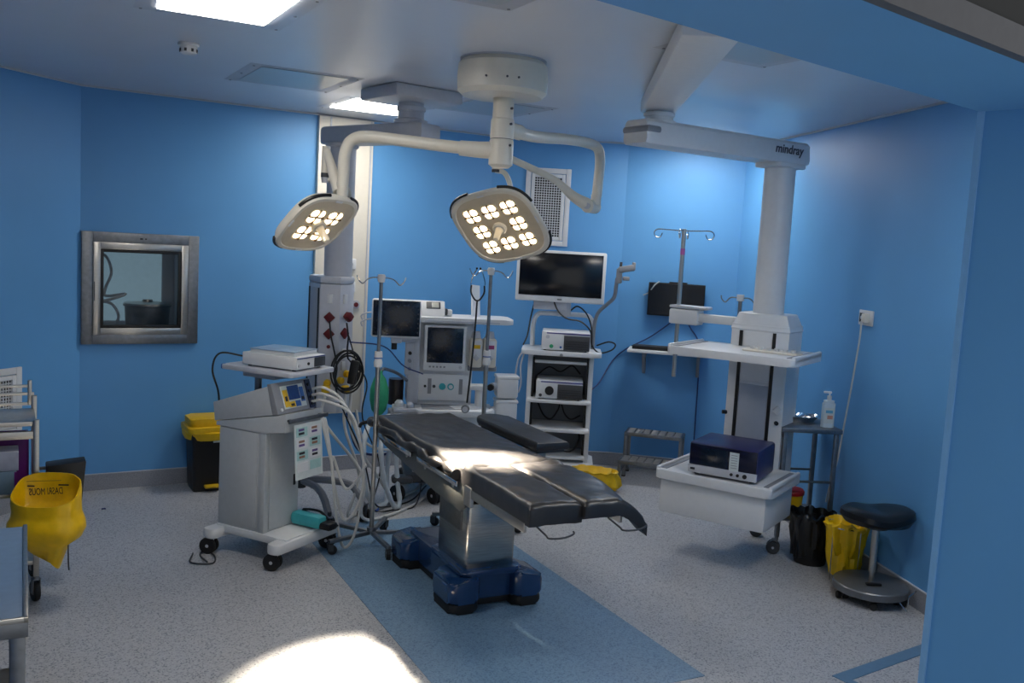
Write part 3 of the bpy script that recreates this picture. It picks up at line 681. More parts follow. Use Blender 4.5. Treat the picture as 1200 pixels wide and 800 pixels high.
# ceiling arm
p0, p1 = V((.715, 3.80, 0)), V((.815, 5.80, 0)); d = (p1 - p0).normalized(); a = math.atan2(d.y, d.x); L = (p1 - p0).length
AM = M.Translation(p0) @ M.Rotation(a, 4, 'Z')
ca = obj('ceiling_arm', MB().prism([(-.10, -.12), (L, -.105), (L + .08, -.05), (L + .08, .05), (L, .105), (-.10, .12)], 2.835, 2.935, AM, bev=.02), WHITE, rpd, True)
obj('arm_groove', MB().b2(-.107, -.095, -.1, .1, 2.90, 2.925, .003).xf(AM), MGREY, ca, True)
obj('ceiling_flange', MB().prism(rrect(.4, .3, .05, 5, -.05, 0), 2.93, 2.949, AM), WHITE, rpd, True)
pv = p1 + V((.0, -.08, 0))
k = MB().lathe([(0, 2.765), (.10, 2.765), (.10, 2.782), (.085, 2.786), (.085, 2.804), (.095, 2.808), (.095, 2.826), (.08, 2.828), (.08, 2.84), (0, 2.84)], (pv.x, pv.y, 0), 28)
obj('pivot_joint', k, WHITE, rpd, True)
q0 = V((pv.x, pv.y, 0)); q1 = V((RP.x, RP.y, 0)); d = (q1 - q0).normalized(); a = math.atan2(d.y, d.x); L = (q1 - q0).length
BM = M.Translation(q0) @ M.Rotation(a, 4, 'Z')
def arm_prof(x): return [(-.105, 2.63), (.105, 2.63), (.115, 2.655), (.105, 2.755), (.085, 2.775), (-.085, 2.775), (-.105, 2.755), (-.115, 2.655)]
k = MB(); pr = arm_prof(0); N = len(pr)
xs = [(-.18, .93), (-.16, 1), (L + .14, 1), (L + .16, .95)]
vs = [V((x, y * s, 2.703 + (z - 2.703) * s)) for x, s in xs for y, z in pr]
k.add(vs, [[j * N + i, j * N + (i + 1) % N, (j + 1) * N + (i + 1) % N, (j + 1) * N + i] for j in range(3) for i in range(N)] + [list(range(N - 1, -1, -1)), list(range(3 * N, 4 * N))])
ha = obj('horizontal_arm', k.xf(BM), WHITE, rpd, True)
obj('brake_window', MB().box((-.13, 0, 2.715), (.115, .236, .045), .018).xf(BM), MGREY, ha, True)
obj('end_slot', MB().b2(L + .155, L + .166, -.03, .03, 2.68, 2.715, .005).xf(BM), DGREY, ha, True)
tm = text_mesh('mindray', .084, shear=.25)
tm.xf(BM @ M.Translation((L - .06, -.113, 2.713)) @ M.Rotation(R(83), 4, 'X'))
obj('lettering', tm, mat('dark lettering', '#4a4e58', .5), ha, True)
obj('column_flange', MB().prism(rrect(.30, .22, .04, 4, 0, 0), 2.60, 2.635, LM @ M.Rotation(a - rr, 4, 'Z'), bev=.01), WHITE, rpd, True)
obj('column', MB().lathe([(0, 1.60), (.103, 1.60), (.103, 2.605), (0, 2.605)], seg=36), WHITE, rpd)
# head
ph = [(-.20, -.13), (-.13, -.17), (.13, -.17), (.20, -.13), (.20, .15), (.14, .18), (-.14, .18), (-.20, .15)]
hd = obj('service_head', MB().prism(ph, .50, 1.545, bev=.004), WHITE, rpd)
k = MB().prism([(x * 1.03, y * 1.03) for x, y in ph], 1.50, 1.60, bev=.012)
for v in k.v:
    if v.z > 1.58: v.x *= .82; v.y *= .82; v.z += .02
obj('head_cap', k, WHITE, hd)
for x in (-.115, .115): obj('mounting_rail', MB().b2(x - .011, x + .011, -.177, -.168, .52, 1.50), BLACK, hd)
obj('front_panel', MB().b2(-.10, .10, -.1735, -.165, .52, 1.14, .002), mat('pendant front', '#aeb4be', .35, var=.02), hd)
obj('front_panel', MB().b2(-.10, .10, -.1735, -.165, 1.16, 1.495, .002), WHITE, hd)
SM = M.Translation((.165, -.15, 0)) @ M.Rotation(R(30), 4, 'Z')
for z in (1.37, 1.30): obj('wall_socket', MB().box((.0, -.006, z), (.036, .012, .045), .004).xf(SM), CREAM, hd)
for z, m_ in ((.985, WHITE),): obj('corner_holder', MB().box((.0, -.012, z), (.05, .02, .05), .006, rot=M.Rotation(R(45), 3, 'Y')).xf(SM), m_, hd)
obj('knob', MB().cyl((.0, -.005, .90), (.0, -.025, .90), .014, seg=14).xf(SM), BLACK, hd)
obj('knob', MB().cyl((-.19, -.13, .92), (-.215, -.15, .92), .014, seg=14), BLACK, hd)
def tray(z, x0, x1, y0, y1, h=.045, rails=True):
    t = obj('tray_shelf', MB().prism(rrect(x1 - x0, y1 - y0, .035, 5, (x0 + x1) / 2, (y0 + y1) / 2), z - h, z, bev=.008), WHITE, rpd)
    for x in (x0 + .045, x1 - .045):
        obj('side_channel', MB().b2(x - .02, x + .02, y0 + .05, y1 - .05, z - .002, z + .004, .002), MGREY, t)
    for x in (x0 + .012, x1 - .012):
        obj('side_rim', MB().b2(x - .012, x + .012, y0 + .02, y1 - .02, z - .03, z + .014, .008), WHITE, t)
    return t
t1 = tray(1.395, -.42, .42, -.70, -.10, .05)
obj('shelf_bracket', MB().b2(-.12, .12, -.20, -.10, 1.30, 1.345, .01), WHITE, t1)
# small bottles / cups tray insert on the upper shelf
t2 = tray(.585, -.42, .36, -.74, -.13, .06)
dw = obj('drawer', MB().b2(-.385, .325, -.715, -.18, .30, .522, .012), WHITE, rpd)
obj('drawer_gap', MB().b2(-.38, .32, -.712, -.19, .518, .528), DGREY, dw)
obj('drawer_bracket', MB().b2(-.1, .1, -.25, -.1, .36, .50, .01), PGREY, rpd)
# arm to infusion pole
k = MB().b2(-.60, -.15, -.06, .02, 1.515, 1.575, .01); k.b2(-.70, -.48, -.085, .045, 1.49, 1.60, .015)
ia = obj('infusion_arm', k, WHITE, rpd)
obj('arm_cover', MB().b2(-.70, -.42, -.085, .045, 1.603, 1.625, .008), PGREY, ia)
obj('infusion_pole', MB().cyl((-.655, -.02, 1.10), (-.655, -.02, 2.17), .0155, seg=16), STEEL, rpd)
obj('pink_tape', MB().cyl((-.655, -.02, 1.985), (-.655, -.02, 2.03), .0165, seg=16), PINK, ia)
for an in range(4):
    c, q = cos(R(15 + 90 * an)), sin(R(15 + 90 * an)); B0 = V((-.655, -.02, 2.155)); D = V((c, q, 0)); U = V((0, 0, 1))
    k = MB().tube([B0, B0 + D * .12 + U * .005, B0 + D * .19 + U * .005, B0 + D * .215 - U * .02, B0 + D * .2 - U * .05, B0 + D * .17 - U * .05, B0 + D * .155 - U * .02], .004, 6)
    obj('drip_hook', k, CHROME, rpd)
# small white headed hook post behind the column
obj('hook_post', MB().cyl((-.26, .15, 1.42), (-.26, .15, 1.68), .014, seg=14), STEELD, rpd)
hk = obj('post_head', MB().cyl((-.26, .15, 1.68), (-.26, .15, 1.725), .026, seg=16), WHITE, rpd)
for s in (-1, 1): obj('post_hook', MB().tube([(-.26, .15, 1.70), (-.26 + s * .07, .15, 1.70), (-.26 + s * .11, .15, 1.665), (-.26 + s * .14, .15, 1.685), (-.26 + s * .145, .15, 1.71)], .005, 6), STEELD, hk)
# loose pale strip of clear covers on upper shelf
TW = lambda x, y, z: LM @ V((x, y, z))
it = thing('instrument_tray', 'white plastic tray with small cups on the upper pendant shelf', 'tray', TW(.19, -.42, 1.395), rr)
obj('tray_base', MB().prism(rrect(.36, .15, .02, 4), .001, .012, bev=.004), CREAM, it)
c0 = obj('cup', MB().lathe([(0, .012), (.014, .012), (.017, .03), (.015, .03), (.012, .016)], seg=14), WHITE, it); c0.location = (-.14, .02, 0)
for i in range(1, 6): share('cup', c0, it, (-.14 + i * .055, .02 - .004 * i, 0))
# insufflator on lower tray
iv = thing('video_unit', 'dark indigo video unit with screen on the lower pendant tray', 'medical device', TW(.01, -.50, .586), rr + R(4))
obj('housing', MB().b2(-.225, .225, -.20, .20, .012, .215, .018), INDIGO, iv)
fp = obj('front_panel', MB().b2(-.215, .215, -.208, -.19, .07, .205, .004), mat('indigo gloss', '#14142c', .2), iv)
obj('display', MB().b2(-.145, .035, -.2115, -.206, .075, .19, .002), SCREENB, fp)
st = obj('control_strip', MB().b2(-.222, .222, -.212, -.19, .018, .068, .003), PGREY, iv)
obj('notice_label', MB().b2(.045, .105, -.2105, -.206, .066, .185), PAPER, fp)
for i in range(6): obj('printed_line', MB().b2(.055, .095, -.2111, -.2104, .165 - i * .016, .169 - i * .016), MGREY, fp)
for x in (.065, .105, .15): obj('jack', MB().cyl((x, -.211, .045), (x, -.220, .045), .010 if x < .15 else .014, seg=14), BLACK, st)
obj('badge', MB().b2(-.205, -.175, -.2135, -.211, .036, .05), INK, st)
for x in (-.18, .18):
    for y in (-.15, .15): obj('rubber_foot', MB().cyl((x, y, 0), (x, y, .013), .016, seg=12), RUBBER, iv)

# ================================================================== electrosurgery cart
ec = thing('surgery_cart', 'white electrosurgery cart with sloped top and hanging sheets on castors', 'cart', (-1.425, 5.60, 0), R(63))
for y in (-.22, .29):
    f = obj('foot_bar', MB().prism(rrect(.60, .10, .04, 4, .04, y), .10, .165, bev=.015), WHITE, ec)
obj('base_plate', MB().b2(-.165, .25, -.25, .31, .125, .175, .01), WHITE, ec)
for x in (-.215, .295):
    for y in (-.22, .29): caster(ec, x, y, .052, True, .115, R(20), WHITE, RUBBER, PGREY)
CB = mat('cart grey', '#b3b8bb', .45, var=.03)
bd = obj('cabinet', MB().b2(-.15, .16, -.06, .31, .172, .80, .006), CB, ec)
obj('side_panel', MB().b2(-.156, -.148, .0, .30, .20, .785, .003), CB, bd)
obj('corner_post', MB().b2(-.157, -.12, -.066, -.02, .175, .80, .004), CB, bd)
dr_ = obj('front_door', MB().b2(-.11, .15, -.068, -.058, .19, .79, .003), CB, bd)
obj('door_latch', MB().box((.11, -.071, .46), (.02, .006, .07), .003), BLACK, dr_)
# sloped top
mx = M(((0, 0, 1, 0), (1, 0, 0, 0), (0, 1, 0, 0), (0, 0, 0, 1)))       # prism polygon (y,z), extruded along x
obj('sloped_top', MB().prism([(-.215, .815), (-.05, .79), (.33, .79), (.33, .815), (-.215, .925)], -.16, .18, mx, bev=.006), CB, ec)
gl = obj('grip_rail', MB().b2(-.165, .19, -.255, -.24, .875, .898, .003), STEELD, ec)
for x in (-.13, .15): obj('rail_stay', MB().b2(x - .012, x + .012, -.242, -.212, .88, .893), DGREY, gl)
# generator
gn = thing('surgery_generator', 'grey electrosurgery generator with blue screen and yellow buttons on cart', 'medical device', (-1.425, 5.60, 0), R(63))
obj('housing', MB().prism([(-.13, .912), (.345, .8165), (.36, .93), (-.085, 1.082)], -.16, .17, mx, bev=.006), CB, gn)
fp = obj('front_bezel', MB().prism([(-.165, .919), (-.12, .91), (-.07, 1.09), (-.10, 1.098)], -.165, .175, mx, bev=.004), MGREY, gn)
fd = V((0, .065, .179)).normalized()
FMx = M(((1, 0, 0, .0), (0, fd.y, -fd.z, -.166), (0, fd.z, fd.y, .919), (0, 0, 0, 1)))       # local x along front, y up the slope, z outward
def flat(x0, x1, y0, y1, m_, nm, t=.003, z=.0, par=None): return obj(nm, MB().b2(x0, x1, y0, y1, z, z + t).xf(FMx @ M.Diagonal((1, 1, 1, 1))), m_, par or fp)
flat(-.10, .10, .025, .165, PAPER, 'key_panel', .003)
flat(-.045, .055, .075, .16, mat('blue lcd', '#1b3a78', .25), 'screen', .005)
flat(-.09, -.05, .035, .14, YEL, 'yellow_keys', .005); flat(-.05, .0, .03, .065, YEL, 'yellow_keys', .005)
flat(.005, .05, .03, .065, BLUEP, 'blue_keys', .005); flat(.06, .095, .055, .145, BLUEP, 'blue_keys', .005)
flat(-.08, -.06, .07, .10, INK, 'key_mark', .006); flat(-.04, -.01, .037, .052, INK, 'key_mark', .006); flat(.065, .09, .065, .085, INK, 'key_mark', .006)
flat(.125, .172, .005, .182, mat('navy panel', '#161a3c', .3), 'socket_panel', .006)
for y in (.03, .07, .11, .15): obj('socket', MB().cyl((.148, y, .006), (.148, y, .012), .011, seg=12).xf(FMx), BLACK, fp)
obj('power_button', MB().cyl((-.13, .025, .002), (-.13, .025, .008), .010, seg=14).xf(FMx), WHITE, fp)
# shelf above on a post, with devices
sh = obj('top_shelf', MB().prism([(x, y) for x, y in rrect(.42, .56, .03, 4, .07, .05)], 1.14, 1.17, bev=.006), PGREY, ec)
obj('shelf_post', MB().cyl((.06, .2, .80), (.06, .2, 1.145), .022, seg=16), STEELD, ec)
obj('shelf_mount', MB().b2(-.02, .14, .0, .26, 1.09, 1.142, .01), PGREY, ec)
obj('edge_cap', MB().box((-.12, .315, 1.155), (.03, .03, .034), .008), BLUEP, sh)
EM = M.Translation((-1.425, 5.60, 0)) @ M.Rotation(R(63), 4, 'Z'); EW = lambda x, y, z: EM @ V((x, y, z))
dv = thing('monitor_unit', 'white box unit with dark front panel on the cart top shelf', 'medical device', EW(.06, .0, 1.171), R(66))
hs_ = obj('housing', MB().b2(-.145, .145, -.20, .20, .008, .085, .006), WHITE, dv)
fr = obj('front_panel', MB().b2(-.143, .143, -.206, -.198, .012, .082, .002), WHITE, dv)
obj('dark_display', MB().b2(.03, .14, -.209, -.204, .015, .072, .002), DGREY, fr); obj('blue_stripe', MB().b2(-.14, .14, -.2085, -.204, .074, .080), mat('blue stripe', '#2e3f7c', .4), fr)
obj('jack', MB().cyl((-.03, -.205, .04), (-.03, -.212, .04), .009, seg=12), BLACK, fr); obj('button', MB().cyl((-.12, -.205, .035), (-.12, -.210, .035), .010, seg=12), PGREY, fr)
for x in (-.12, .12):
    for y in (-.17, .16): obj('foot', MB().cyl((x, y, 0), (x, y, .009), .012, seg=10), RUBBER, dv)
bk = thing('binder', 'closed pale binder lying on the white box unit', 'binder', EW(.06, .01, 1.2565), R(70))
obj('cover', MB().b2(-.13, .13, -.17, .15, 0.0, .004, .001), PAPER, bk); obj('pages', MB().b2(-.125, .125, -.165, .145, .004, .022), WHITE, bk); obj('cover', MB().b2(-.13, .13, -.17, .15, .022, .027, .001), mat('binder blue', '#8fa7bf', .35), bk)
# hanging documents
dc = thing('document', 'printed instruction sheets hanging from the cart front rail', 'document', EW(-.02, -.262, .895), R(63))
obj('sheet', MB().b2(-.12, .13, -.003, 0, -.36, -.03).xf(M.Rotation(R(-4), 4, 'X')), PAPER, dc)
rnd = random.Random(4)
for i in range(2):
    for j in range(4):
        x0 = -.105 + i * .118; z0 = -.105 - j * .07
        obj('printed_box', MB().b2(x0, x0 + .10, -.0045, -.0028, z0, z0 + .055).xf(M.Rotation(R(-4), 4, 'X')), WHITE if (i + j) % 2 else mat('print teal', '#9fc4c2', .7), dc)
        if j < 3:
            for q_ in range(2): obj('printed_mark', MB().b2(x0 + .02, x0 + .07, -.0056, -.0044, z0 + .012 + q_ * .022, z0 + .026 + q_ * .022).xf(M.Rotation(R(-4), 4, 'X')), [INK, mat('print purple', '#5c4a82', .7), mat('print brown', '#8d6a58', .7)][(i + j + q_) % 3], dc)
# pale cables looping from the generator
for i, (dx, zz, lab) in enumerate(((.0, .12, 'pale cable looping from generator front down to the floor, outermost loop'), (.02, .3, 'pale cable looping from the generator socket, middle loop'), (.04, .5, 'pale cable looping from generator socket, innermost loop'))):
    s_ = EW(.15, -.155, 1.04 - .04 * i)
    k = MB().tube([s_, EW(.17, -.24, 1.05 - .04 * i), EW(.24, -.34 - .03 * i, .95 - .03 * i), EW(.33, -.43, .6), EW(.33, -.40 - .02 * i, zz + .05), EW(.30, -.33, max(.012, zz - .1)), EW(.25, -.30 + .02 * i, zz + .1), EW(.2, -.28, .6), EW(.165 - .015 * i, -.262, .82), EW(.16 - .015 * i, -.25, .868)], .009, 7)
    tag(obj('lead_cable', k, WCAB), lab, 'cable', 'pale leads on the surgery cart')
k = MB().tube([EW(-.05, .215, 1.22), EW(-.17, .3, 1.24), EW(-.19, .34, 1.14), EW(-.13, .35, 1.0), EW(-.1, .365, .9)], .006, 6)
tag(obj('power_cable', k, CABLE), 'thin black cable dropping from the cart top shelf', 'cable')
# teal foot pedal bag with black cable on the cart base
tp = thing('foot_pedal', 'teal foot pedal with black cable resting on cart base', 'foot pedal', EW(.13, -.165, .176), R(63))
obj('pedal_body', MB().box((-.01, -.02, .045), (.09, .24, .085), .03), TEAL, tp); obj('pedal_plate', MB().box((.0, -.16, .03), (.09, .10, .05), .02), BLACK, tp)
k = MB().tube([(.02, -.15, .06), (.05, -.05, .09), (.04, .07, .08), (.05, -.06, .05), (.045, -.16, .04), (.05, -.2, .02)], .008, 6); obj('pedal_cord', k, CABLE, tp)
k = MB().tube([EW(-.36, .18, .008), EW(-.3, .3, .008), EW(-.22, .34, .008), EW(-.26, .22, .008), EW(-.36, .14, .008), EW(-.42, .25, .008), EW(-.3, .36, .008)], .005, 6)
tag(obj('floor_cable', k, DGREY), 'thin grey cable coiled on floor behind surgery cart', 'cable')

# ================================================================== IV poles
def iv_pole(loc, rz, h, lab, clampz, hookrot, legs=5, hooks=2):
    t = thing('iv_pole', lab, 'iv pole', loc, rz, 'iv poles')
    obj('lower_tube', MB().cyl((0, 0, .09), (0, 0, clampz), .0155, seg=16), STEEL, t); obj('upper_tube', MB().cyl((0, 0, clampz), (0, 0, h - .03), .0115, seg=14), STEELD, t)
    obj('height_clamp', MB().lathe([(0, clampz - .03), (.026, clampz - .03), (.028, clampz), (.022, clampz + .02), (.027, clampz + .03), (.024, clampz + .07), (0, clampz + .07)], seg=18), WHITE, t)
    obj('clamp_ring', MB().cyl((0, 0, clampz + .025), (0, 0, clampz + .032), .0275, seg=16), BLUEP, t)
    obj('base_hub', MB().cyl((0, 0, .075), (0, 0, .12), .032, seg=18), STEELD, t)
    for i in range(legs):
        a = 2 * pi * i / legs; c, q = cos(a), sin(a)
        k = MB().b2(0, .33, -.014, .014, .072, .096, .003); obj('leg', k.xf(M.Rotation(a, 4, 'Z')), STEELD, t)
        caster(t, .325 * c, .325 * q, .030, False, .075, a + 1.2, DGREY, RUBBER, BLACK)
    hd = obj('hook_head', MB().lathe([(0, h - .05), (.02, h - .05), (.024, h - .035), (.026, h - .01), (.02, h), (0, h)], seg=18), WHITE, t)
    for i in range(hooks):
        a = hookrot + pi * i * 2 / hooks; D = V((cos(a), sin(a), 0)); U = V((0, 0, 1)); B0 = V((0, 0, h - .022))
        obj('hook', MB().tube([B0, B0 + D * .05, B0 + D * .085 - U * .012, B0 + D * .115 - U * .04, B0 + D * .135 - U * .03, B0 + D * .15 - U * .005, B0 + D * .155 + U * .01], .0042, 6), CHROME, hd)
    return t
iv_pole((-.846, 5.86, 0), R(10), 1.76, 'steel iv pole with white clamp standing left of operating table', 1.20, R(-10))
iv_pole((-.17, 6.40, 0), R(-25), 1.825, 'steel iv pole with stethoscope hanging behind operating table', 1.18, R(10))
ST = V((-.255, 6.37, 1.80))
st = thing('stethoscope', 'black stethoscope hanging from the hook of the rear iv pole', 'stethoscope', ST)
for s in (-1, 1): obj('ear_tube', MB().tube([(s * .012, 0, .012), (s * .03, 0, -.02), (s * .048, 0, -.08), (s * .045, 0, -.12)], .004, 6), CHROME, st)
for s in (-1, 1): obj('ear_tip', MB().ball((s * .012, 0, .016), .008, seg=10), BLACK, st)
k = MB().tube([(-.045, 0, -.10), (-.045, 0, -.15), (-.02, 0, -.195), (0, 0, -.205), (.02, 0, -.195), (.045, 0, -.15), (.045, 0, -.10)], .006, 8); obj('yoke_tube', k, BLACK, st)
obj('tubing', MB().tube([(0, 0, -.2), (-.005, .0, -.4), (-.02, 0, -.7), (-.035, 0, -.92)], .0065, 8), BLACK, st)
cp = obj('chest_piece', MB().cyl((-.045, .012, -.965), (-.045, -.016, -.965), .03, .027, 20), STEELD, st); obj('diaphragm', MB().cyl((-.045, -.016, -.965), (-.045, -.019, -.965), .02, seg=18), PGREY, cp)

# ================================================================== anaesthesia machine
AO = V((-.45, 7.22, 0)); arz = R(10)
am = thing('anaesthesia_machine', 'white anaesthesia workstation with two dark screens behind operating table', 'anaesthesia machine', AO, arz)
AM2 = M.Translation(AO) @ M.Rotation(arz, 4, 'Z'); AW = lambda x, y, z: AM2 @ V((x, y, z))
k = MB().b2(-.36, .30, -.27, .30, .14, .21, .02); k.b2(-.46, -.30, -.33, -.2, .15, .20, .02); obj('base', k, DGREY, am)
for x, y in ((-.40, -.27), (-.12, -.33), (.26, -.25), (-.34, .25), (.26, .25)):
    caster(am, x, y, .062, True, .15, R(35), DGREY, RUBBER, PGREY)
obj('lower_body', MB().b2(-.30, .30, -.20, .28, .20, .66, .015), WHITE, am)
dr1 = obj('drawer', MB().b2(-.24, .27, -.215, -.195, .54, .655, .008), WHITE, am); obj('lock', MB().cyl((.04, -.215, .60), (.04, -.222, .60), .016, seg=14), BLACK, dr1); obj('lock', MB().cyl((-.04, -.215, .56), (-.04, -.222, .56), .013, seg=14), DGREY, dr1)
obj('drawer', MB().b2(-.24, .27, -.215, -.195, .40, .53, .008), WHITE, am); obj('drawer', MB().b2(-.24, .27, -.215, -.195, .24, .39, .008), WHITE, am)
wt = obj('worktop', MB().prism([(-.34, -.12), (-.28, -.30), (.24, -.30), (.31, -.22), (.31, .05), (-.34, .05)], .665, .715, bev=.01), WHITE, am)
obj('worktop_mat', MB().prism([(-.25, -.26), (.10, -.26), (.10, -.05), (-.25, -.05)], .715, .719), MGREY, wt)
obj('upper_body', MB().b2(-.34, .15, -.02, .26, .70, 1.38, .012), WHITE, am)
obj('side_column', MB().b2(-.36, -.27, -.06, .20, .72, 1.38, .01), PGREY, am)
pn = obj('gas_panel', MB().b2(-.28, .12, -.045, -.015, .745, .955, .006), WHITE, am)
for x, r_, m_ in ((-.15, .012, DGREY), (-.085, .026, TEAL), (-.02, .026, TEAL), (-.22, .010, BLACK)):
    obj('knob', MB().cyl((x, -.045, .86), (x, -.06, .86), r_, seg=16).xf(M.Identity(4)), m_, pn)
for x in (-.185, .06): obj('flow_scale', MB().b2(x - .014, x + .014, -.048, -.044, .80, .92), MGREY, pn)
obj('gas_knob', MB().cyl((-.02, -.06, .86), (-.02, -.072, .86), .016, seg=14), WHITE, pn)
mn = obj('main_screen', MB().b2(-.245, .085, -.085, -.03, .985, 1.345, .014), WHITE, am)
obj('display', MB().b2(-.22, .06, -.088, -.084, 1.05, 1.325, .002), SCREENB, mn)
for i in range(5): obj('key', MB().b2(-.20 + i * .028, -.185 + i * .028, -.089, -.084, 1.012, 1.025), MGREY, mn)
obj('dial', MB().cyl((.045, -.085, 1.018), (.045, -.098, 1.018), .012, seg=14), PGREY, mn)
tp_ = obj('top_shelf', MB().prism(rrect(.80, .40, .06, 5, .045, .06), 1.365, 1.405, bev=.012), WHITE, am)
obj('shelf_edge', MB().b2(-.25, .33, -.146, -.138, 1.372, 1.384), PGREY, tp_)
# vaporisers
for i, (x, c_) in enumerate(((.165, YEL), (.275, MAGENTA))):
    vp = obj('vaporiser', MB().b2(x - .05, x + .05, -.09, .06, 1.02, 1.25, .02), CREAM, am)
    obj('vaporiser_neck', MB().cyl((x, -.02, 1.25), (x, -.02, 1.30), .04, .03, 18), PGREY, vp)
    obj('vaporiser_label', MB().b2(x - .028, x + .028, -.094, -.088, 1.17, 1.20), c_, vp)
    obj('vaporiser_front', MB().b2(x - .036, x + .036, -.093, -.086, 1.10, 1.235, .004), WHITE, vp)
    obj('dial', MB().box((x, -.10, 1.10), (.036, .03, .036), .006, rot=M.Rotation(R(45), 3, 'Y')), PGREY, vp)
obj('vaporiser_bar', MB().b2(.11, .34, -.03, .04, .985, 1.03, .008), MGREY, am)
# suction canisters at the right
for z in (.79, .60):
    cn = obj('canister', MB().box((.42, -.06, z + .08), (.17, .16, .165), .022), WHITE, am)
    obj('canister_lid', MB().box((.42, -.06, z + .165), (.18, .17, .028), .01), WHITE, cn)
    obj('canister_knob', MB().cyl((.32, -.10, z + .09), (.295, -.12, z + .09), .032, .03, 18), PGREY, cn)
    obj('canister_port', MB().cyl((.285, -.15, z + .09), (.275, -.17, z + .09), .026, seg=16), BLACK, cn)
k = MB().b2(.12, .25, -.20, -.10, .86, .90, .008); k.cyl((.2, -.12, .72), (.2, -.12, .87), .035, seg=16); obj('flow_arm', k, WHITE, am)
# left breathing circuit block
cb_ = obj('circuit_block', MB().b2(-.50, -.27, -.28, -.02, .60, .68, .012), MGREY, am)
obj('circuit_top', MB().b2(-.47, -.29, -.25, -.04, .68, .715, .01), PGREY, cb_)
obj('circuit_valve', MB().lathe([(0, .715), (.035, .715), (.035, .745), (.02, .765), (0, .768)], (-.42, -.16, 0), 18), WHITE, cb_)
obj('circuit_valve', MB().lathe([(0, .715), (.03, .715), (.03, .74), (.018, .755), (0, .757)], (-.34, -.20, 0), 18), PGREY, cb_)
obj('absorber', MB().cyl((-.44, .03, .70), (-.44, .03, .90), .06, seg=20), mat('dark canister', '#22181a', .3), am)
obj('gas_block', MB().b2(-.385, -.325, -.09, -.03, .95, 1.2, .006), PGREY, am)
for z in (1.0, 1.06, 1.12): obj('gas_knob', MB().cyl((-.35, -.09, z), (-.35, -.11, z), .014, seg=12), MGREY if z < 1.1 else BLACK, am)
obj('bag_arm', MB().tube([(-.36, -.06, .90), (-.44, -.10, .96), (-.54, -.16, 1.0), (-.565, -.18, .985)], .012, 8), STEELD, am)
bag = obj('breathing_bag', MB().lathe([(.0, .64), (.02, .645), (.055, .69), (.072, .77), (.07, .85), (.045, .93), (.02, .965), (.018, .99), (0, .99)], (-.575, -.185, 0), 22), GREEN, am)
# patient monitor on arm
pm = obj('patient_monitor', MB().b2(-.655, -.285, -.21, -.15, 1.245, 1.535, .018), WHITE, am)
obj('display', MB().b2(-.645, -.295, -.2135, -.208, 1.26, 1.525, .006), SCREENB, pm)
for i in range(6): obj('key', MB().cyl((-.307, -.2135, 1.29 + i * .035), (-.307, -.2155, 1.29 + i * .035), .006, seg=10), DGREY, pm)
k = MB().b2(-.50, -.42, -.17, -.10, 1.20, 1.25, .008); k.b2(-.46, -.30, -.12, -.06, 1.205, 1.24, .008); obj('monitor_arm', k, PGREY, am)
obj('monitor_mount_knob', MB().cyl((-.475, -.14, 1.15), (-.475, -.14, 1.2), .022, seg=14), BLACK, am)
for s, z in ((0, 1.43), (1, 1.38)): obj('side_hook', MB().tube([(-.655, -.17, z), (-.70, -.17, z - .01), (-.73, -.17, z - .03), (-.72, -.17, z - .06)], .006, 6), PGREY, pm)
# breathing hoses
for i, (x, lab) in enumerate(((0, 'pale corrugated breathing hose beside iv pole, left of pair'), (1, 'pale corrugated breathing hose beside iv pole, right of pair'))):
    p = [AW(-.47, -.24, .66 - .02 * i), AW(-.54 - .08 * i, -.34, .64), AW(-.56 - .12 * i, -.5, .5), AW(-.53 - .14 * i, -.55, .25), AW(-.45 - .16 * i, -.55, .05), AW(-.40 - .1 * i, -.4, .03), AW(-.42 - .08 * i, -.30, .2), AW(-.44 - .03 * i, -.26, .5), AW(-.43, -.24, .60)]
    k = MB().tube(p, .019, 10, 10, rs=lambda t: .019 + .0022 * sin(t * 420)); tag(obj('breathing_hose', k, HOSE), lab, 'hose', 'breathing hoses')
for i in range(3): obj('hose_connector', MB().cyl((-.50 + .03 * i, -.27, .655), (-.545 + .02 * i, -.35, .62), .018, seg=12), mat('light blue connector', '#6f9fdc', .4), am)
# things on top shelf
pr_ = thing('printer', 'small white device with grey screen on anaesthesia machine shelf', 'medical device', AW(-.19, .04, 1.406), arz)
obj('body', MB().prism([(-.09, 0), (.07, 0), (.07, .11), (-.03, .115), (-.085, .05)], -.10, .10, mx, bev=.006), WHITE, pr_)
sm = M.Translation((0, -.058, .083)) @ M.Rotation(R(-42), 4, 'X')
obj('screen_frame', MB().box((.01, 0, 0), (.11, .008, .065), .003).xf(sm), DGREY, pr_); obj('screen', MB().box((.025, -.003, 0), (.055, .008, .05), .002).xf(sm), mat('grey lcd', '#a9aaa2', .3), pr_)
obj('connector', MB().box((.105, -.03, .035), (.04, .07, .05), .01), DGREY, pr_); obj('side_unit', MB().box((.14, .02, .025), (.05, .08, .05), .008), WHITE, pr_)
t = thing('paper_stand', 'narrow white paper sheet leaning upright on machine shelf', 'paper', AW(.17, .1, 1.406), arz + R(45))
obj('sheet', MB().b2(-.05, .05, -.006, .006, .0, .25).xf(M.Rotation(R(-8), 4, 'X') @ M.Rotation(R(5), 4, 'Y')), WHITE, t)
t = thing('paper_sheet', 'white paper sheet lying on the anaesthesia machine worktop', 'paper', AW(.09, -.16, .72), arz + R(15))
obj('sheet', MB().b2(-.11, .11, -.07, .07, 0, .002), WHITE, t)

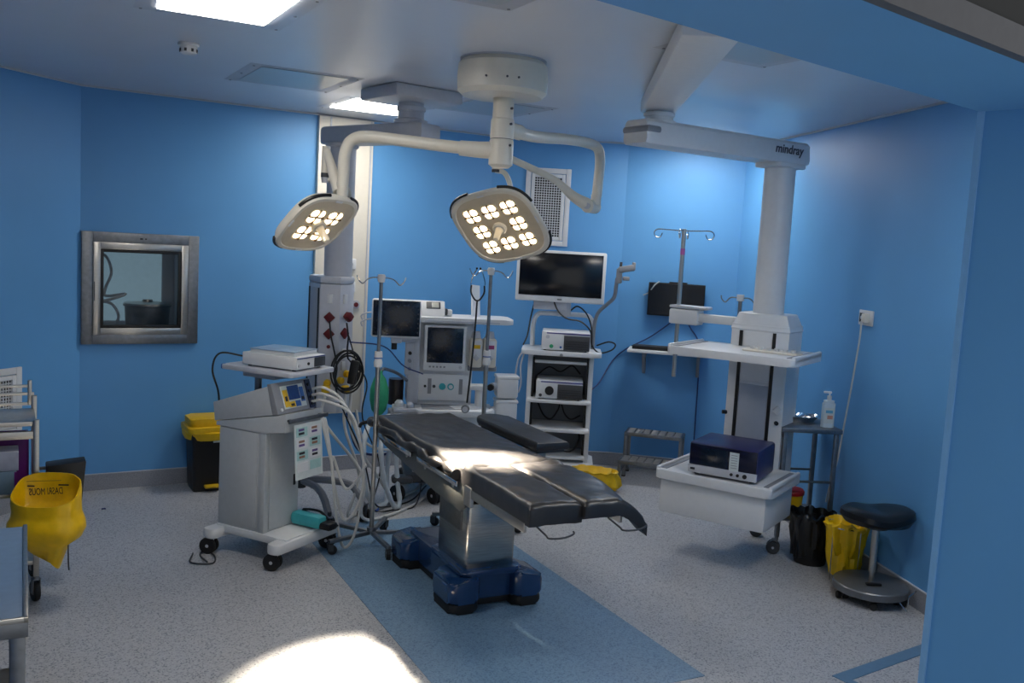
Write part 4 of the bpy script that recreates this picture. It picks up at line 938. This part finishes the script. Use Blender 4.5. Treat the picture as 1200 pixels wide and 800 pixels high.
# ================================================================== endoscopy tower
TO = V((.44, 8.10, 0)); trz = R(-3)
et = thing('endoscopy_tower', 'white endoscopy tower trolley with shelves and large monitor', 'medical trolley', TO, trz)
TM = M.Translation(TO) @ M.Rotation(trz, 4, 'Z'); TW2 = lambda x, y, z: TM @ V((x, y, z))
obj('base', MB().prism(rrect(.62, .56, .12, 6, .02, -.02), .06, .13, bev=.02), WHITE, et)
for x in (-.22, .26):
    for y in (-.22, .2): caster(et, x, y, .03, True, .07, 0, PGREY, RUBBER, MGREY)
for x in (-.265, .265): obj('side_post', MB().b2(x - .02, x + .02, -.14, .18, .12, 1.07, .006), WHITE, et)
obj('back_panel', MB().b2(-.25, .25, .165, .18, .14, 1.05), mat('tower back', '#6b7076', .5), et)
for x in (-.24, .24): obj('inner_channel', MB().b2(x - .014, x + .014, -.10, .0, .15, 1.03), BLACK, et)
for z in (.68, .43): obj('shelf', MB().b2(-.275, .275, -.235, .17, z - .03, z, .006), WHITE, et)
obj('shelf', MB().b2(-.25, .25, -.2, .17, .16, .185, .006), WHITE, et)
obj('shelf_rod', MB().b2(-.225, .225, -.14, -.11, .985, 1.01, .004), WHITE, et)
tsf = obj('top_shelf', MB().prism(rrect(.69, .45, .05, 5, .0, -.03), 1.065, 1.105, bev=.01), WHITE, et)
obj('shelf_emblem', MB().cyl((.0, -.255, 1.075), (.0, -.263, 1.075), .014, seg=16), MGREY, tsf)
k = MB().tube([(-.265, .12, 1.10), (-.265, .12, 1.30), (-.23, .12, 1.385), (-.15, .12, 1.40), (.15, .12, 1.40), (.23, .12, 1.385), (.265, .12, 1.30), (.265, .12, 1.10)], .022, 10); obj('top_bow', k, WHITE, et)
obj('monitor_neck', MB().b2(-.06, .06, .07, .13, 1.38, 1.56, .01), PGREY, et)
mo = obj('monitor', MB().box((-.045, -.02, 1.735), (.775, .07, .445), .012), WHITE, et)
obj('monitor_screen', MB().b2(-.405, .315, -.058, -.053, 1.565, 1.935, .001), SCREEN, mo); obj('monitor_badge', MB().b2(-.065, -.025, -.0575, -.054, 1.533, 1.541), DGREY, mo)
obj('monitor_box', MB().b2(-.27, .02, -.01, .09, 1.44, 1.52, .008), PGREY, et)
# side arm with grey clamp head
obj('side_arm', MB().tube([(.275, .1, 1.10), (.275, .08, 1.30), (.30, .06, 1.43), (.38, .04, 1.52), (.43, .02, 1.58), (.44, .0, 1.68), (.445, .0, 1.75)], .017, 10), MGREY, et)
k = MB().box((.46, -.01, 1.77), (.05, .06, .13), .01); k.box((.52, -.02, 1.835), (.14, .06, .055), .012, rot=M.Rotation(R(-12), 3, 'Y')); k.box((.52, -.03, 1.75), (.06, .05, .035), .008)
ch = obj('clamp_head', k, MGREY, et); obj('clamp_screw', MB().cyl((.47, -.01, 1.84), (.47, -.01, 1.89), .012, seg=10), DGREY, ch); obj('clamp_jaw', MB().box((.58, -.02, 1.86), (.03, .05, .07), .008), MGREY, ch)
def box_unit(lab, loc, w_, d_, h_, round_port, rz):
    t = thing('endoscopy_unit', lab, 'medical device', loc, rz, 'units on the endoscopy tower')
    obj('housing', MB().b2(-w_ / 2, w_ / 2, -d_ / 2, d_ / 2, .008, h_, .006), WHITE, t)
    fl_ = obj('front_panel', MB().b2(-w_ / 2, -.02, -d_ / 2 - .005, -d_ / 2 + .002, .01, h_ - .005, .002), WHITE, t)
    dp_ = obj('dark_panel', MB().b2(-.015, w_ / 2, -d_ / 2 - .006, -d_ / 2 + .002, .01, h_ - .03, .002), DGREY, t)
    for i in range(4): obj('panel_slot', MB().b2(.0, w_ / 2 - .015, -d_ / 2 - .008, -d_ / 2 - .005, .025 + i * .02, .029 + i * .02), BLACK, dp_)
    obj('blue_stripe', MB().b2(-w_ / 2 + .04, w_ / 2, -d_ / 2 - .006, -d_ / 2 + .002, h_ - .018, h_ - .008), mat('indigo stripe', '#403c86', .4), t)
    if round_port: obj('scope_port', MB().cyl((-.085, -d_ / 2 - .004, h_ * .48), (-.085, -d_ / 2 - .03, h_ * .48), .038, seg=24), BLACK, fl_); obj('power_button', MB().cyl((-w_ / 2 + .04, -d_ / 2 - .004, .035), (-w_ / 2 + .04, -d_ / 2 - .009, .035), .014, seg=14), DGREY, fl_)
    else: obj('green_button', MB().cyl((-.12, -d_ / 2 - .004, .04), (-.12, -d_ / 2 - .01, .04), .017, seg=14), GREEN, fl_); obj('jack', MB().cyl((-.04, -d_ / 2 - .004, .035), (-.04, -d_ / 2 - .01, .035), .010, seg=12), BLUEP, fl_); obj('emblem', MB().cyl((-.155, -d_ / 2 - .004, h_ - .045), (-.155, -d_ / 2 - .006, h_ - .045), .017, seg=16), PGREY, fl_)
    for x in (-w_ / 2 + .03, w_ / 2 - .03):
        for y in (-d_ / 2 + .03, d_ / 2 - .03): obj('foot', MB().cyl((x, y, 0), (x, y, .009), .012, seg=10), RUBBER, t)
    return t
box_unit('white camera unit with green button on top of endoscopy tower', TW2(.03, -.07, 1.106), .41, .32, .165, 0, trz)
box_unit('white light source unit with round black port on tower shelf', TW2(.0, -.05, .681), .40, .32, .165, 1, trz)
cab = [('black cable dangling from monitor over the tower top unit', [TW2(-.10, .0, 1.53), TW2(-.05, -.1, 1.44), TW2(.03, -.12, 1.38), TW2(.15, -.1, 1.36), TW2(.24, -.1, 1.28), TW2(.26, -.12, 1.16), TW2(.33, -.12, 1.10), TW2(.43, -.12, 1.13), TW2(.46, -.12, 1.18), TW2(.40, -.12, 1.20), TW2(.30, -.1, 1.16)]),
       ('black cable arching from bow to the tower right side', [TW2(.06, .09, 1.44), TW2(.12, .05, 1.48), TW2(.2, .03, 1.42), TW2(.25, .0, 1.3), TW2(.262, -.02, 1.13)]),
       ('black cable hanging left of the tower bow', [TW2(-.27, .1, 1.47), TW2(-.29, .08, 1.36), TW2(-.31, .02, 1.2), TW2(-.34, -.02, 1.12)]),
       ('black cables looped under the tower middle shelf', [TW2(-.2, .1, .63), TW2(-.13, .05, .5), TW2(-.06, .02, .47), TW2(.0, .05, .55), TW2(.02, .05, .62), TW2(.06, .05, .52), TW2(.12, .05, .47), TW2(.2, .1, .5)]),
       ('black cable lying in tower bottom compartment', [TW2(-.2, .05, .36), TW2(-.1, -.02, .24), TW2(.02, .0, .195), TW2(.14, -.02, .2), TW2(.2, .0, .3), TW2(.19, .08, .38)]),
       ('black cable bundle above the light source unit', [TW2(-.2, .0, .86), TW2(-.1, .05, .93), TW2(.0, .0, .9), TW2(.1, .06, .95), TW2(.18, .05, .88)])]
for lab, p in cab: tag(obj('cable', MB().tube(p, .007, 6), CABLE), lab, 'cable', 'black cables on the endoscopy tower')
k = MB().tube([TW2(-.32, -.15, 1.075), TW2(-.345, -.17, .95), TW2(-.335, -.17, .80), TW2(-.36, -.17, .72), TW2(-.385, -.17, .85), TW2(-.37, -.16, 1.0), TW2(-.34, -.15, 1.07)], .008, 6)
tag(obj('scope_cable', k, PGREY), 'pale scope cable looped on the left side of tower', 'cable')

# ================================================================== corner wall: television, shelf
cdv = (WP[4] - WP[3]).normalized(); crz = math.atan2(cdv.y, cdv.x); CWL = lambda s, y, z: (WP[3].x + cdv.x * s - cdv.y * y, WP[3].y + cdv.y * s + cdv.x * y, z)
tv = thing('wall_television', 'black flat television mounted on the corner blue wall', 'television', CWL(.515, -.001, 1.575), crz)
obj('wall_bracket', MB().b2(-.12, .12, -.04, 0, -.1, .1, .005), DGREY, tv); obj('casing', MB().b2(-.25, .25, -.075, -.04, -.148, .148, .006), BLACK, tv)
obj('screen', MB().b2(-.24, .24, -.0765, -.074, -.135, .14), SCREEN, tv); obj('camera_bar', MB().b2(-.07, .09, -.07, -.04, .148, .16, .003), BLACK, tv)
ws = thing('wall_shelf', 'white wall shelf on brackets below the black television', 'shelf', CWL(.37, -.001, 1.13), crz)
obj('board', MB().b2(-.24, .46, -.30, 0, -.028, 0., .006), WHITE, ws)
for x in (-.10, .38): obj('bracket', MB().prism([(0, -.028), (-.22, -.028), (-.22, -.045), (-.03, -.24), (0, -.24)], x - .014, x + .014, mx, bev=.002), MGREY, ws)
kb = thing('keyboard', 'black keyboard on the white wall shelf', 'keyboard', CWL(.34, -.19, 1.131), crz)
obj('body', MB().b2(-.17, .20, -.08, .08, 0, .03, .006), BLACK, kb)
for i in range(3): obj('key_row', MB().b2(-.15, .18, -.06 + i * .04, -.03 + i * .04, .03, .034), DGREY, kb)
for lab, p, m_ in (('blue cable running from endoscopy tower up to the wall shelf', [TW2(.29, .1, .74), TW2(.36, .2, .80), CWL(-.02, -.02, .98), CWL(.1, -.02, 1.10), CWL(.3, -.02, 1.22), CWL(.47, -.02, 1.36), CWL(.52, -.05, 1.43)], BCAB),
                   ('dark blue cable hanging right below television', [CWL(.60, -.05, 1.43), CWL(.66, -.02, 1.33), CWL(.74, -.02, 1.2), CWL(.76, -.015, .9), CWL(.765, -.02, .3), CWL(.765, -.02, .14)], BCAB),
                   ('pale cable drooping over the television top left corner', [CWL(.36, -.09, 1.735), CWL(.32, -.09, 1.70), CWL(.27, -.06, 1.63), CWL(.22, -.02, 1.6)], WCAB)):
    tag(obj('wall_cable', MB().tube(p, .006, 6), m_), lab, 'cable')

# ------------------------------------------------------------------ two-tread step stool
so = thing('step_stool', 'two-step metal footstool with ribbed treads by the corner wall', 'step stool', (1.275, 7.99, 0), R(-16))
def tread(y0, y1, z, x0=-.25, x1=.26):
    k = MB(); k.b2(x0, x1, y0, y0 + .02, z - .03, z, .002); k.b2(x0, x1, y1 - .02, y1, z - .03, z, .002); k.b2(x0, x0 + .02, y0, y1, z - .03, z, .002); k.b2(x1 - .02, x1, y0, y1, z - .03, z, .002)
    obj('tread_frame', k, STEELD, so); r0 = None
    for i in range(7):
        for j in range(4):
            x = x0 + .05 + (x1 - x0 - .10) * i / 6; y = y0 + .04 + (y1 - y0 - .08) * j / 3
            kk = MB().b2(-.03, .03, -.016, .016, z - .02, z + .004, .006)
            if r0 is None: r0 = obj('tread_rib', kk, STEEL, so); r0.location = (x, y, 0)
            else: share('tread_rib', r0, so, (x, y, 0))
tread(-.26, -.02, .20); tread(.0, .24, .40)
for x in (-.235, .245):
    for y, z in ((-.245, .2), (.015, .4), (.225, .4)): obj('leg', MB().b2(x - .014, x + .014, y - .014, y + .014, .008, z - .02, .002), STEELD, so); obj('foot', MB().b2(x - .016, x + .016, y - .016, y + .016, 0, .012, .002), RUBBER, so)
    obj('side_bar', MB().b2(x - .01, x + .01, -.24, .22, .09, .115, .002), STEELD, so)
obj('stretcher', MB().b2(-.235, .245, .2, .22, .10, .125, .002), STEELD, so)

# ------------------------------------------------------------------ white bucket with yellow bag behind table
wb = thing('suction_base', 'white rounded plastic unit with black knob on floor behind table', 'floor unit', (.44, 7.66, 0), R(-12))
obj('shell', MB().lathe([(0, 0), (.13, 0), (.14, .02), (.14, .06), (.10, .12), (.05, .14), (0, .142)], seg=28, fn=lambda p, j, a: V((p.x * 1.3, p.y * .8, p.z))), WHITE, wb)
obj('knob', MB().lathe([(0, .155), (.03, .15), (.036, .12), (.03, .105)], (.065, -.03, 0), 16), BLACK, wb)
def bag(prof, c, seg, amp, seed, sx=1, sy=1, m_=None):
    def fn(p, j, a):
        f = 1 + amp * noise.noise(V((cos(a) * 2.3, sin(a) * 2.3, p.z * 9 + seed))) + amp * .6 * noise.noise(V((cos(a) * 6, sin(a) * 6, p.z * 22 + seed)))
        return V((p.x * f * sx, p.y * f * sy, p.z + amp * .12 * noise.noise(V((cos(a) * 3, sin(a) * 3, seed + 5)))))
    return MB().lathe(prof, c, seg, fn)
yb = solo('waste_bag', bag([(.05, 0.0), (.15, .005), (.185, .05), (.18, .11), (.16, .15), (.17, .165), (.155, .17), (.12, .12), (.05, .09)], (0, 0, 0), 44, .16, 3, 1.15, .75), YBAG, 'crumpled yellow waste bag lying on floor behind operating table', 'waste bag', None, (.76, 7.57, 0.0), R(-25))

# ------------------------------------------------------------------ wall socket on right wall
rdv = (WP[4] - WP[5]).normalized(); RWL = lambda s, y, z: (WP[5].x + rdv.x * s + rdv.y * y * -1 * -1 * (-1) * -1 if False else WP[5].x + rdv.x * s - rdv.y * y, WP[5].y + rdv.y * s + rdv.x * y, z)
ss = (V((2.322, 6.085)) - WP[5]).dot(rdv); wrz = math.atan2(-rdv.y, -rdv.x)       # local -y faces the room
sk = thing('wall_socket', 'white double wall socket on right wall with plugged cable', 'socket', (WP[5].x + rdv.x * ss, WP[5].y + rdv.y * ss, 1.64), wrz)
obj('plate', MB().b2(-.085, .085, -.012, -.001, -.05, .05, .004), WHITE, sk); obj('dark_outlet', MB().b2(-.07, -.012, -.016, -.012, -.03, .03, .003), BLACK, sk); obj('outlet_pin', MB().cyl((-.04, -.016, 0), (-.04, -.02, 0), .012, seg=12), PGREY, sk)
obj('plug', MB().box((.03, -.03, .0), (.045, .04, .06), .008), CREAM, sk)
SKM = M.Translation((WP[5].x + rdv.x * ss, WP[5].y + rdv.y * ss, 1.64)) @ M.Rotation(wrz, 4, 'Z')
k = MB().tube([SKM @ V((.02, -.05, -.02)), SKM @ V((-.0, -.04, -.15)), SKM @ V((-.06, -.03, -.45)), SKM @ V((-.12, -.03, -.80)), SKM @ V((-.14, -.04, -1.0)), SKM @ V((-.18, -.05, -1.15)), SKM @ V((-.2, -.06, -1.3))], .006, 6)
tag(obj('power_cable', k, WCAB), 'white cable hanging from the right wall socket behind trolley', 'cable')

# ------------------------------------------------------------------ dark steel instrument trolley at right
tt = thing('instrument_trolley', 'dark steel instrument trolley by the right wall holding tray and bottle', 'trolley', (2.035, 6.33, 0), R(3))
obj('top', MB().b2(-.205, .205, -.215, .215, .845, .875, .004), STEELD, tt)
obj('lower_shelf', MB().b2(-.19, .19, -.2, .2, .235, .25, .003), STEELD, tt)
for x in (-.175, .175):
    for y in (-.185, .185): obj('leg', MB().b2(x - .014, x + .014, y - .014, y + .014, .12, .845, .002), STEELD, tt); caster(tt, x, y, .045, True, .125, R(70), MGREY, DGREY, PGREY)
obj('rail', MB().b2(-.175, .175, -.192, -.178, .50, .515, .002), STEELD, tt); obj('rail', MB().b2(-.175, .175, .178, .192, .50, .515, .002), STEELD, tt)
TT = M.Translation((2.035, 6.33, 0)) @ M.Rotation(R(3), 4, 'Z'); TTW = lambda x, y, z: TT @ V((x, y, z))
kt = thing('steel_tray', 'shallow steel kidney tray with foil on instrument trolley', 'tray', TTW(.0, .07, .876), R(8))
def traypts(s, z): return [V((.155 * s * cos(a) , .09 * s * sin(a) + .02 * cos(a) ** 2 * s, z)) for a in [2 * pi * i / 32 for i in range(32)]]
rings = [traypts(.78, 0), traypts(.95, .035), traypts(1.02, .042), traypts(1.04, .04), traypts(.97, .036), traypts(.80, .004)]
k = MB().add([p for r in rings for p in r], [[j * 32 + i, j * 32 + (i + 1) % 32, (j + 1) * 32 + (i + 1) % 32, (j + 1) * 32 + i] for j in range(5) for i in range(32)] + [list(range(31, -1, -1)), list(range(160, 192))])
obj('dish', k, CHROME, kt)
obj('foil', pad(-.07, .08, -.045, .05, .012, .038, 12, 10, 9, .03, .01), CHROME, kt)
bt = thing('sanitizer_bottle', 'white pump bottle of hand gel on instrument trolley', 'bottle', TTW(.13, -.12, .876), R(-6))
obj('bottle_body', MB().prism(rrect(.085, .055, .02, 5), 0, .165, bev=.006), BOTT, bt); obj('shoulder', MB().prism(rrect(.07, .045, .018, 5), .164, .185, bev=.008), BOTT, bt)
obj('neck', MB().cyl((0, 0, .18), (0, 0, .215), .015, seg=16), WHITE, bt)
k = MB().cyl((0, 0, .215), (0, 0, .235), .006, seg=10); k.b2(-.04, .012, -.008, .008, .232, .246, .003); obj('pump', k, WHITE, bt)
lb = obj('label', MB().b2(-.032, .032, -.0295, -.027, .03, .135), PAPER, bt); obj('label_blue', MB().b2(-.022, .024, -.0303, -.0294, .10, .12), mat('label blue', '#5aa0c0', .5), bt); obj('label_red', MB().b2(-.01, .026, -.0303, -.0294, .06, .085), mat('label red', '#c08a7c', .5), bt)
sb = thing('sharps_bin', 'yellow sharps bin with red lid on the trolley lower shelf', 'sharps bin', TTW(-.045, -.02, .251), 0)
obj('tub', MB().lathe([(0, 0), (.075, 0), (.08, .01), (.088, .13), (0, .13)], seg=28), YEL, sb); obj('lid', MB().lathe([(0, .13), (.094, .13), (.096, .15), (.085, .165), (.05, .175), (0, .176)], seg=28), RED, sb); obj('lid_flap', MB().lathe([(0, .175), (.03, .175), (.028, .19), (0, .19)], (-.02, 0, 0), 16), WHITE, sb)
# black bin with bag
bb = thing('waste_bin', 'black bin lined with black bag in front of the trolley', 'bin', (2.06, 6.0, 0))
obj('bin_body', MB().lathe([(0, 0), (.10, 0), (.105, .02), (.13, .30), (.12, .30), (.1, .04), (0, .03)], seg=28), BLACK, bb)
obj('bin_liner', bag([(.11, .05), (.128, .14), (.138, .24), (.142, .31), (.15, .335), (.135, .345), (.118, .31), (.09, .16), (.03, .08)], (0, 0, 0), 64, .26, 7), BBAG, bb)
# yellow bag in wire holder
yh = thing('bag_holder', 'yellow waste bag in wire stand beside the black stool', 'bag holder', (2.185, 5.725, 0))
obj('waste_bag', bag([(.02, .03), (.09, .035), (.105, .10), (.10, .16), (.118, .24), (.128, .33), (.14, .36), (.125, .372), (.108, .33), (.08, .2), (.02, .1)], (0, 0, 0), 64, .24, 11), YBAG, yh)
obj('rim_ring', MB().tube([(.125 * cos(2 * pi * i / 20), .125 * sin(2 * pi * i / 20), .345) for i in range(21)], .004, 6, 0), CHROME, yh)
for a in (-2.6, -1.2, .4, 1.9): obj('wire_leg', MB().tube([(.125 * cos(a), .125 * sin(a), .345), (.122 * cos(a), .122 * sin(a), .1), (.12 * cos(a), .12 * sin(a), .004)], .004, 6, 0), CHROME, yh)
# stool
sto = thing('surgeon_stool', 'black padded saddle stool on round grey wheeled base', 'stool', (2.225, 5.375, 0))
def sadd(p, j, a):
    q_ = V((p.x * 1.08, p.y * .92, p.z))
    if p.z > .03: q_.z += .035 * (p.x / .2) ** 2 * (.7 if p.x > 0 else .3) - .012 * math.exp(-(p.x / .07) ** 2)
    return q_
obj('seat', MB().lathe([(0, 0), (.12, 0), (.175, .012), (.20, .04), (.195, .07), (.165, .092), (.10, .098), (.05, .097), (0, .096)], (0, 0, .462), 40, sadd), mat('black leather', '#0c0c0e', .3, var=.1), sto)
obj('seat_mount', MB().cyl((0, 0, .44), (0, 0, .464), .07, seg=20), DGREY, sto)
obj('gas_lift', MB().cyl((0, 0, .17), (0, 0, .45), .021, seg=18), STEEL, sto); obj('lift_sleeve', MB().cyl((0, 0, .10), (0, 0, .19), .015, seg=16), STEEL, sto)
obj('base_disc', MB().lathe([(0, .055), (.205, .055), (.218, .062), (.218, .098), (.212, .105), (.05, .112), (0, .112)], seg=48), mat('grey base', '#6f7276', .35, .5, var=.05), sto)
obj('brake_pedal', MB().b2(-.06, .03, -.09, -.06, .112, .125, .004), BLACK, sto)
for i in range(5): an = R(-110 + 72 * i); caster(sto, .17 * cos(an), .17 * sin(an), .022, True, .058, an, DGREY, RUBBER, BLACK)
for an in (R(-40),):
    c, q_ = cos(an), sin(an); T_ = V((-q_, c, 0)); D_ = V((c, q_, 0))
    obj('foot_guard', MB().tube([D_ * .2 - T_ * .09 + V((0, 0, .06)), D_ * .245 - T_ * .09 + V((0, 0, .02)), D_ * .245 - T_ * .09 + V((0, 0, .105)), D_ * .245 + T_ * .09 + V((0, 0, .105)), D_ * .245 + T_ * .09 + V((0, 0, .02)), D_ * .2 + T_ * .09 + V((0, 0, .06))], .0045, 6, 0), CHROME, sto)
# ------------------------------------------------------------------ yellow-lid black bin
yb = thing('pedal_bin', 'black pedal bin with yellow lid against the left wall', 'bin', (-2.30, 6.975, 0), R(31))
k = MB(); pr = rrect(.27, .27, .03, 4); n_ = len(pr)
vs = [V((x * s, y * s, z)) for z, s in ((.0, .82), (.02, .85), (.46, 1.0)) for x, y in pr]
k.add(vs, [[j * n_ + i, j * n_ + (i + 1) % n_, (j + 1) * n_ + (i + 1) % n_, (j + 1) * n_ + i] for j in range(2) for i in range(n_)] + [list(range(n_ - 1, -1, -1)), list(range(2 * n_, 3 * n_))]); obj('bin_body', k, BLACK, yb)
obj('lid', MB().prism(rrect(.33, .33, .04, 5), .455, .50, bev=.015), YEL, yb)
k = MB().prism(rrect(.29, .26, .05, 5, 0, .01), .495, .56, bev=.02); obj('lid_dome', k, YEL, yb)
obj('bag_fold', bag([(.16, .40), (.172, .43), (.178, .46), (.15, .47)], (0, 0, 0), 40, .06, 21, 1.02, 1.02), YBAG, yb)
obj('pedal', MB().b2(-.04, .07, -.165, -.10, .035, .055, .006), YEL, yb)
obj('bin_label', MB().b2(.02, .1, -.142, -.138, .38, .40).xf(M.Translation((0, .004, 0))), PAPER, yb)

# ------------------------------------------------------------------ dark wheeled stand base behind the cart
bs_ = thing('stand_base', 'grey angular wheeled stand base on floor behind surgery cart', 'stand', (-1.26, 6.42, 0), R(5))
k = MB().tube([(-.18, .02, .25), (-.08, -.02, .27), (.12, .0, .25), (.20, -.04, .22), (.29, -.11, .12)], .026, 8, 2); obj('leg', k, MGREY, bs_)
k = MB().tube([(-.18, .02, .25), (-.05, -.12, .24), (.02, -.22, .17), (.06, -.30, .07)], .026, 8, 2); obj('leg', k, MGREY, bs_)
k = MB().tube([(-.18, .02, .25), (-.30, .03, .24), (-.38, .0, .12)], .026, 8, 2); obj('leg', k, MGREY, bs_)
obj('hub', MB().cyl((-.18, .02, .2), (-.18, .02, .55), .035, seg=16), DGREY, bs_)
for x, y in ((.29, -.11), (.06, -.30), (-.38, .0)): caster(bs_, x, y, .045, True, .12, R(40), DGREY, RUBBER, DGREY)

# ------------------------------------------------------------------ left steel trolley with yellow bag
lt = thing('rail_trolley', 'stainless steel rail trolley at the left edge of room', 'trolley', (-2.765, 4.68, 0), R(29))
LTM = M.Translation((-2.765, 4.68, 0)) @ M.Rotation(R(29), 4, 'Z'); LTW = lambda x, y, z: LTM @ V((x, y, z))
for x in (-.35, .30):
    for y in (-.18, .20): obj('post', MB().b2(x - .014, x + .014, y - .014, y + .014, .14, .97 if y < 0 else 1.03, .003), STEEL, lt); caster(lt, x, y, .055, False, .15, R(15), STEELD, RUBBER, DGREY)
for z in (1.04, .985): obj('guard_rail', MB().b2(-.35, .30, .192, .208, z - .008, z + .008, .003), STEEL, lt)
obj('corner_post', MB().b2(.268, .29, .19, .212, .98, 1.115, .004), STEEL, lt); obj('guard_rail', MB().b2(-.35, .28, .192, .208, 1.075, 1.09, .003), STEEL, lt)
obj('top_shelf', MB().b2(-.35, .30, -.18, .20, .935, .96, .004), STEEL, lt); obj('front_rail', MB().b2(-.35, .29, -.19, -.17, .87, .91, .003), STEEL, lt)
obj('middle_shelf', MB().b2(-.35, .30, -.18, .20, .565, .585, .004), STEEL, lt); obj('lower_shelf', MB().b2(-.35, .30, -.18, .20, .20, .225, .004), STEEL, lt)
pbx = thing('purple_crate', 'purple plastic crate on the left steel trolley', 'crate', LTW(.0, .0, .586), R(29))
k = MB(); k.b2(-.30, .27, .0, .17, .0, .012); k.b2(-.30, -.288, .0, .17, .0, .26); k.b2(.258, .27, .0, .17, .0, .26); k.b2(-.30, .27, .0, .012, .0, .26); k.b2(-.30, .27, .158, .17, .0, .26); obj('walls', k, PURPLE, pbx)
gb_ = thing('glove_box', 'pale grey carton in front of the purple crate', 'box', LTW(.02, -.095, .586), R(29))
obj('carton', MB().b2(-.25, .20, -.08, .075, .12, .22, .004), mat('pale carton', '#8d93a3', .6), gb_); obj('carton', MB().b2(-.25, .19, -.085, .075, .0, .118, .004), mat('blue carton', '#5d7486', .6), gb_); obj('carton_edge', MB().b2(.18, .1905, -.087, .07, .0, .116), PURPLE, gb_)
bkx = thing('hanging_bin', 'black bin hanging behind the yellow bag at left trolley', 'bin', (-2.335, 4.83, .40), R(29))
k = MB().b2(-.10, .06, -.06, .06, .0, .31, .006)
for v in k.v:
    if v.z > .15 and v.x > 0: v.x += .03; v.z += .015
obj('case', k, BLACK, bkx); obj('hook', MB().b2(-.16, -.09, -.01, .01, .28, .295), STEELD, bkx)
# yellow bag with mirrored print, hung at the trolley front
by = thing('waste_bag', 'yellow waste bag with black print hanging open on trolley', 'waste bag', (-2.292, 4.53, 0), R(8))
def sheetbag(pts_, nx, seed, amp): return pts_
k = MB(); N_ = 40
prof = [(.06, .30), (.10, .36), (.15, .40), (.168, .45), (.165, .49), (.15, .53), (.148, .58), (.152, .63), (.15, .66), (.144, .66), (.142, .60), (.135, .52)]
def bfn(p, j, a):
    c, q_ = cos(a), sin(a); sq = .72
    x = math.copysign(abs(c) ** sq, c); y = math.copysign(abs(q_) ** sq, q_); r_ = math.hypot(p.x, p.y)
    f = 1 + .05 * noise.noise(V((c * 3, q_ * 3, p.z * 10)))
    hgt = p.z + ((.12 * (y + 1) / 2 - .075) * min(1, (j - 4) / 3) if j >= 5 else 0)
    if j == 0: hgt -= .08 * max(0, x) - .02
    return V((x * r_ * 1.05 * f, y * r_ * .75 * f, hgt))
obj('bag_film', MB().lathe(prof[::1], (0, 0, 0), 48, bfn), YBAG, by, ang=60)
BT = M.Translation((0, .082, .0)) @ M.Rotation(R(90), 4, 'X')
tm = text_mesh('DASRI MOUS', .030, mirror=True).xf(M.Diagonal((.95, 1.7, 1, 1)))
obj('lettering', tm.xf(BT @ M.Translation((-.03, .612, 0)) @ M.Rotation(R(4), 4, 'Z')), INK, by)
obj('print_line', MB().b2(-.12, .08, .668, .670, 0, .002).xf(BT @ M.Rotation(R(3), 4, 'Z')), INK, by); obj('print_mark', MB().b2(.03, .08, .645, .652, 0, .002).xf(BT), INK, by); obj('print_mark', MB().b2(-.12, -.085, .637, .643, 0, .002).xf(BT), INK, by)
obj('hook_wire', MB().tube([(.11, -.02, .40), (.115, -.03, .28), (.118, -.03, .24)], .004, 6), DGREY, by)
# ------------------------------------------------------------------ near table

nt_ = thing('steel_table', 'steel table with blue-grey top in the lower left corner', 'table', (-1.945, 2.92, 0), R(28))
obj('top', MB().b2(-.36, .36, -.48, .48, .745, .795, .004), STEELD, nt_); obj('top_sheet', MB().b2(-.355, .345, -.475, .475, .795, .801, .002), DRAPE, nt_)
obj('edge_lip', MB().b2(.345, .36, -.48, .48, .79, .808, .003), STEEL, nt_); obj('edge_lip', MB().b2(-.36, .36, -.48, -.465, .79, .808, .003), STEEL, nt_)
for x in (-.33, .33):
    for y in (-.45, .45): obj('leg', MB().b2(x - .022, x + .022, y - .022, y + .022, .012, .745, .003), STEELD, nt_); obj('leg_foot', MB().cyl((x, y, 0), (x, y, .014), .022, seg=12), RUBBER, nt_)
obj('stretcher', MB().b2(-.33, .33, -.46, -.44, .20, .23, .003), STEELD, nt_); obj('lower_shelf', MB().b2(-.33, .33, -.44, .44, .23, .25, .003), STEELD, nt_)
# small blue cap on the floor
solo('plastic_scrap', MB().tube([(-.012, 0, .005), (.0, .003, .006), (.014, .008, .005)], .005, 8, 3), BCAB, 'tiny dark blue plastic scrap lying on the floor at left', 'scrap', None, (-2.783, 6.284, 0), .3)
solo('plastic_stopper', MB().lathe([(0, 0), (.02, 0), (.024, .02), (.015, .04), (0, .042)], seg=14), mat('bright blue plastic', '#4a78e0', .4), 'small bright blue plastic stopper on floor under hoses', 'stopper', None, (-.93, 6.62, 0))
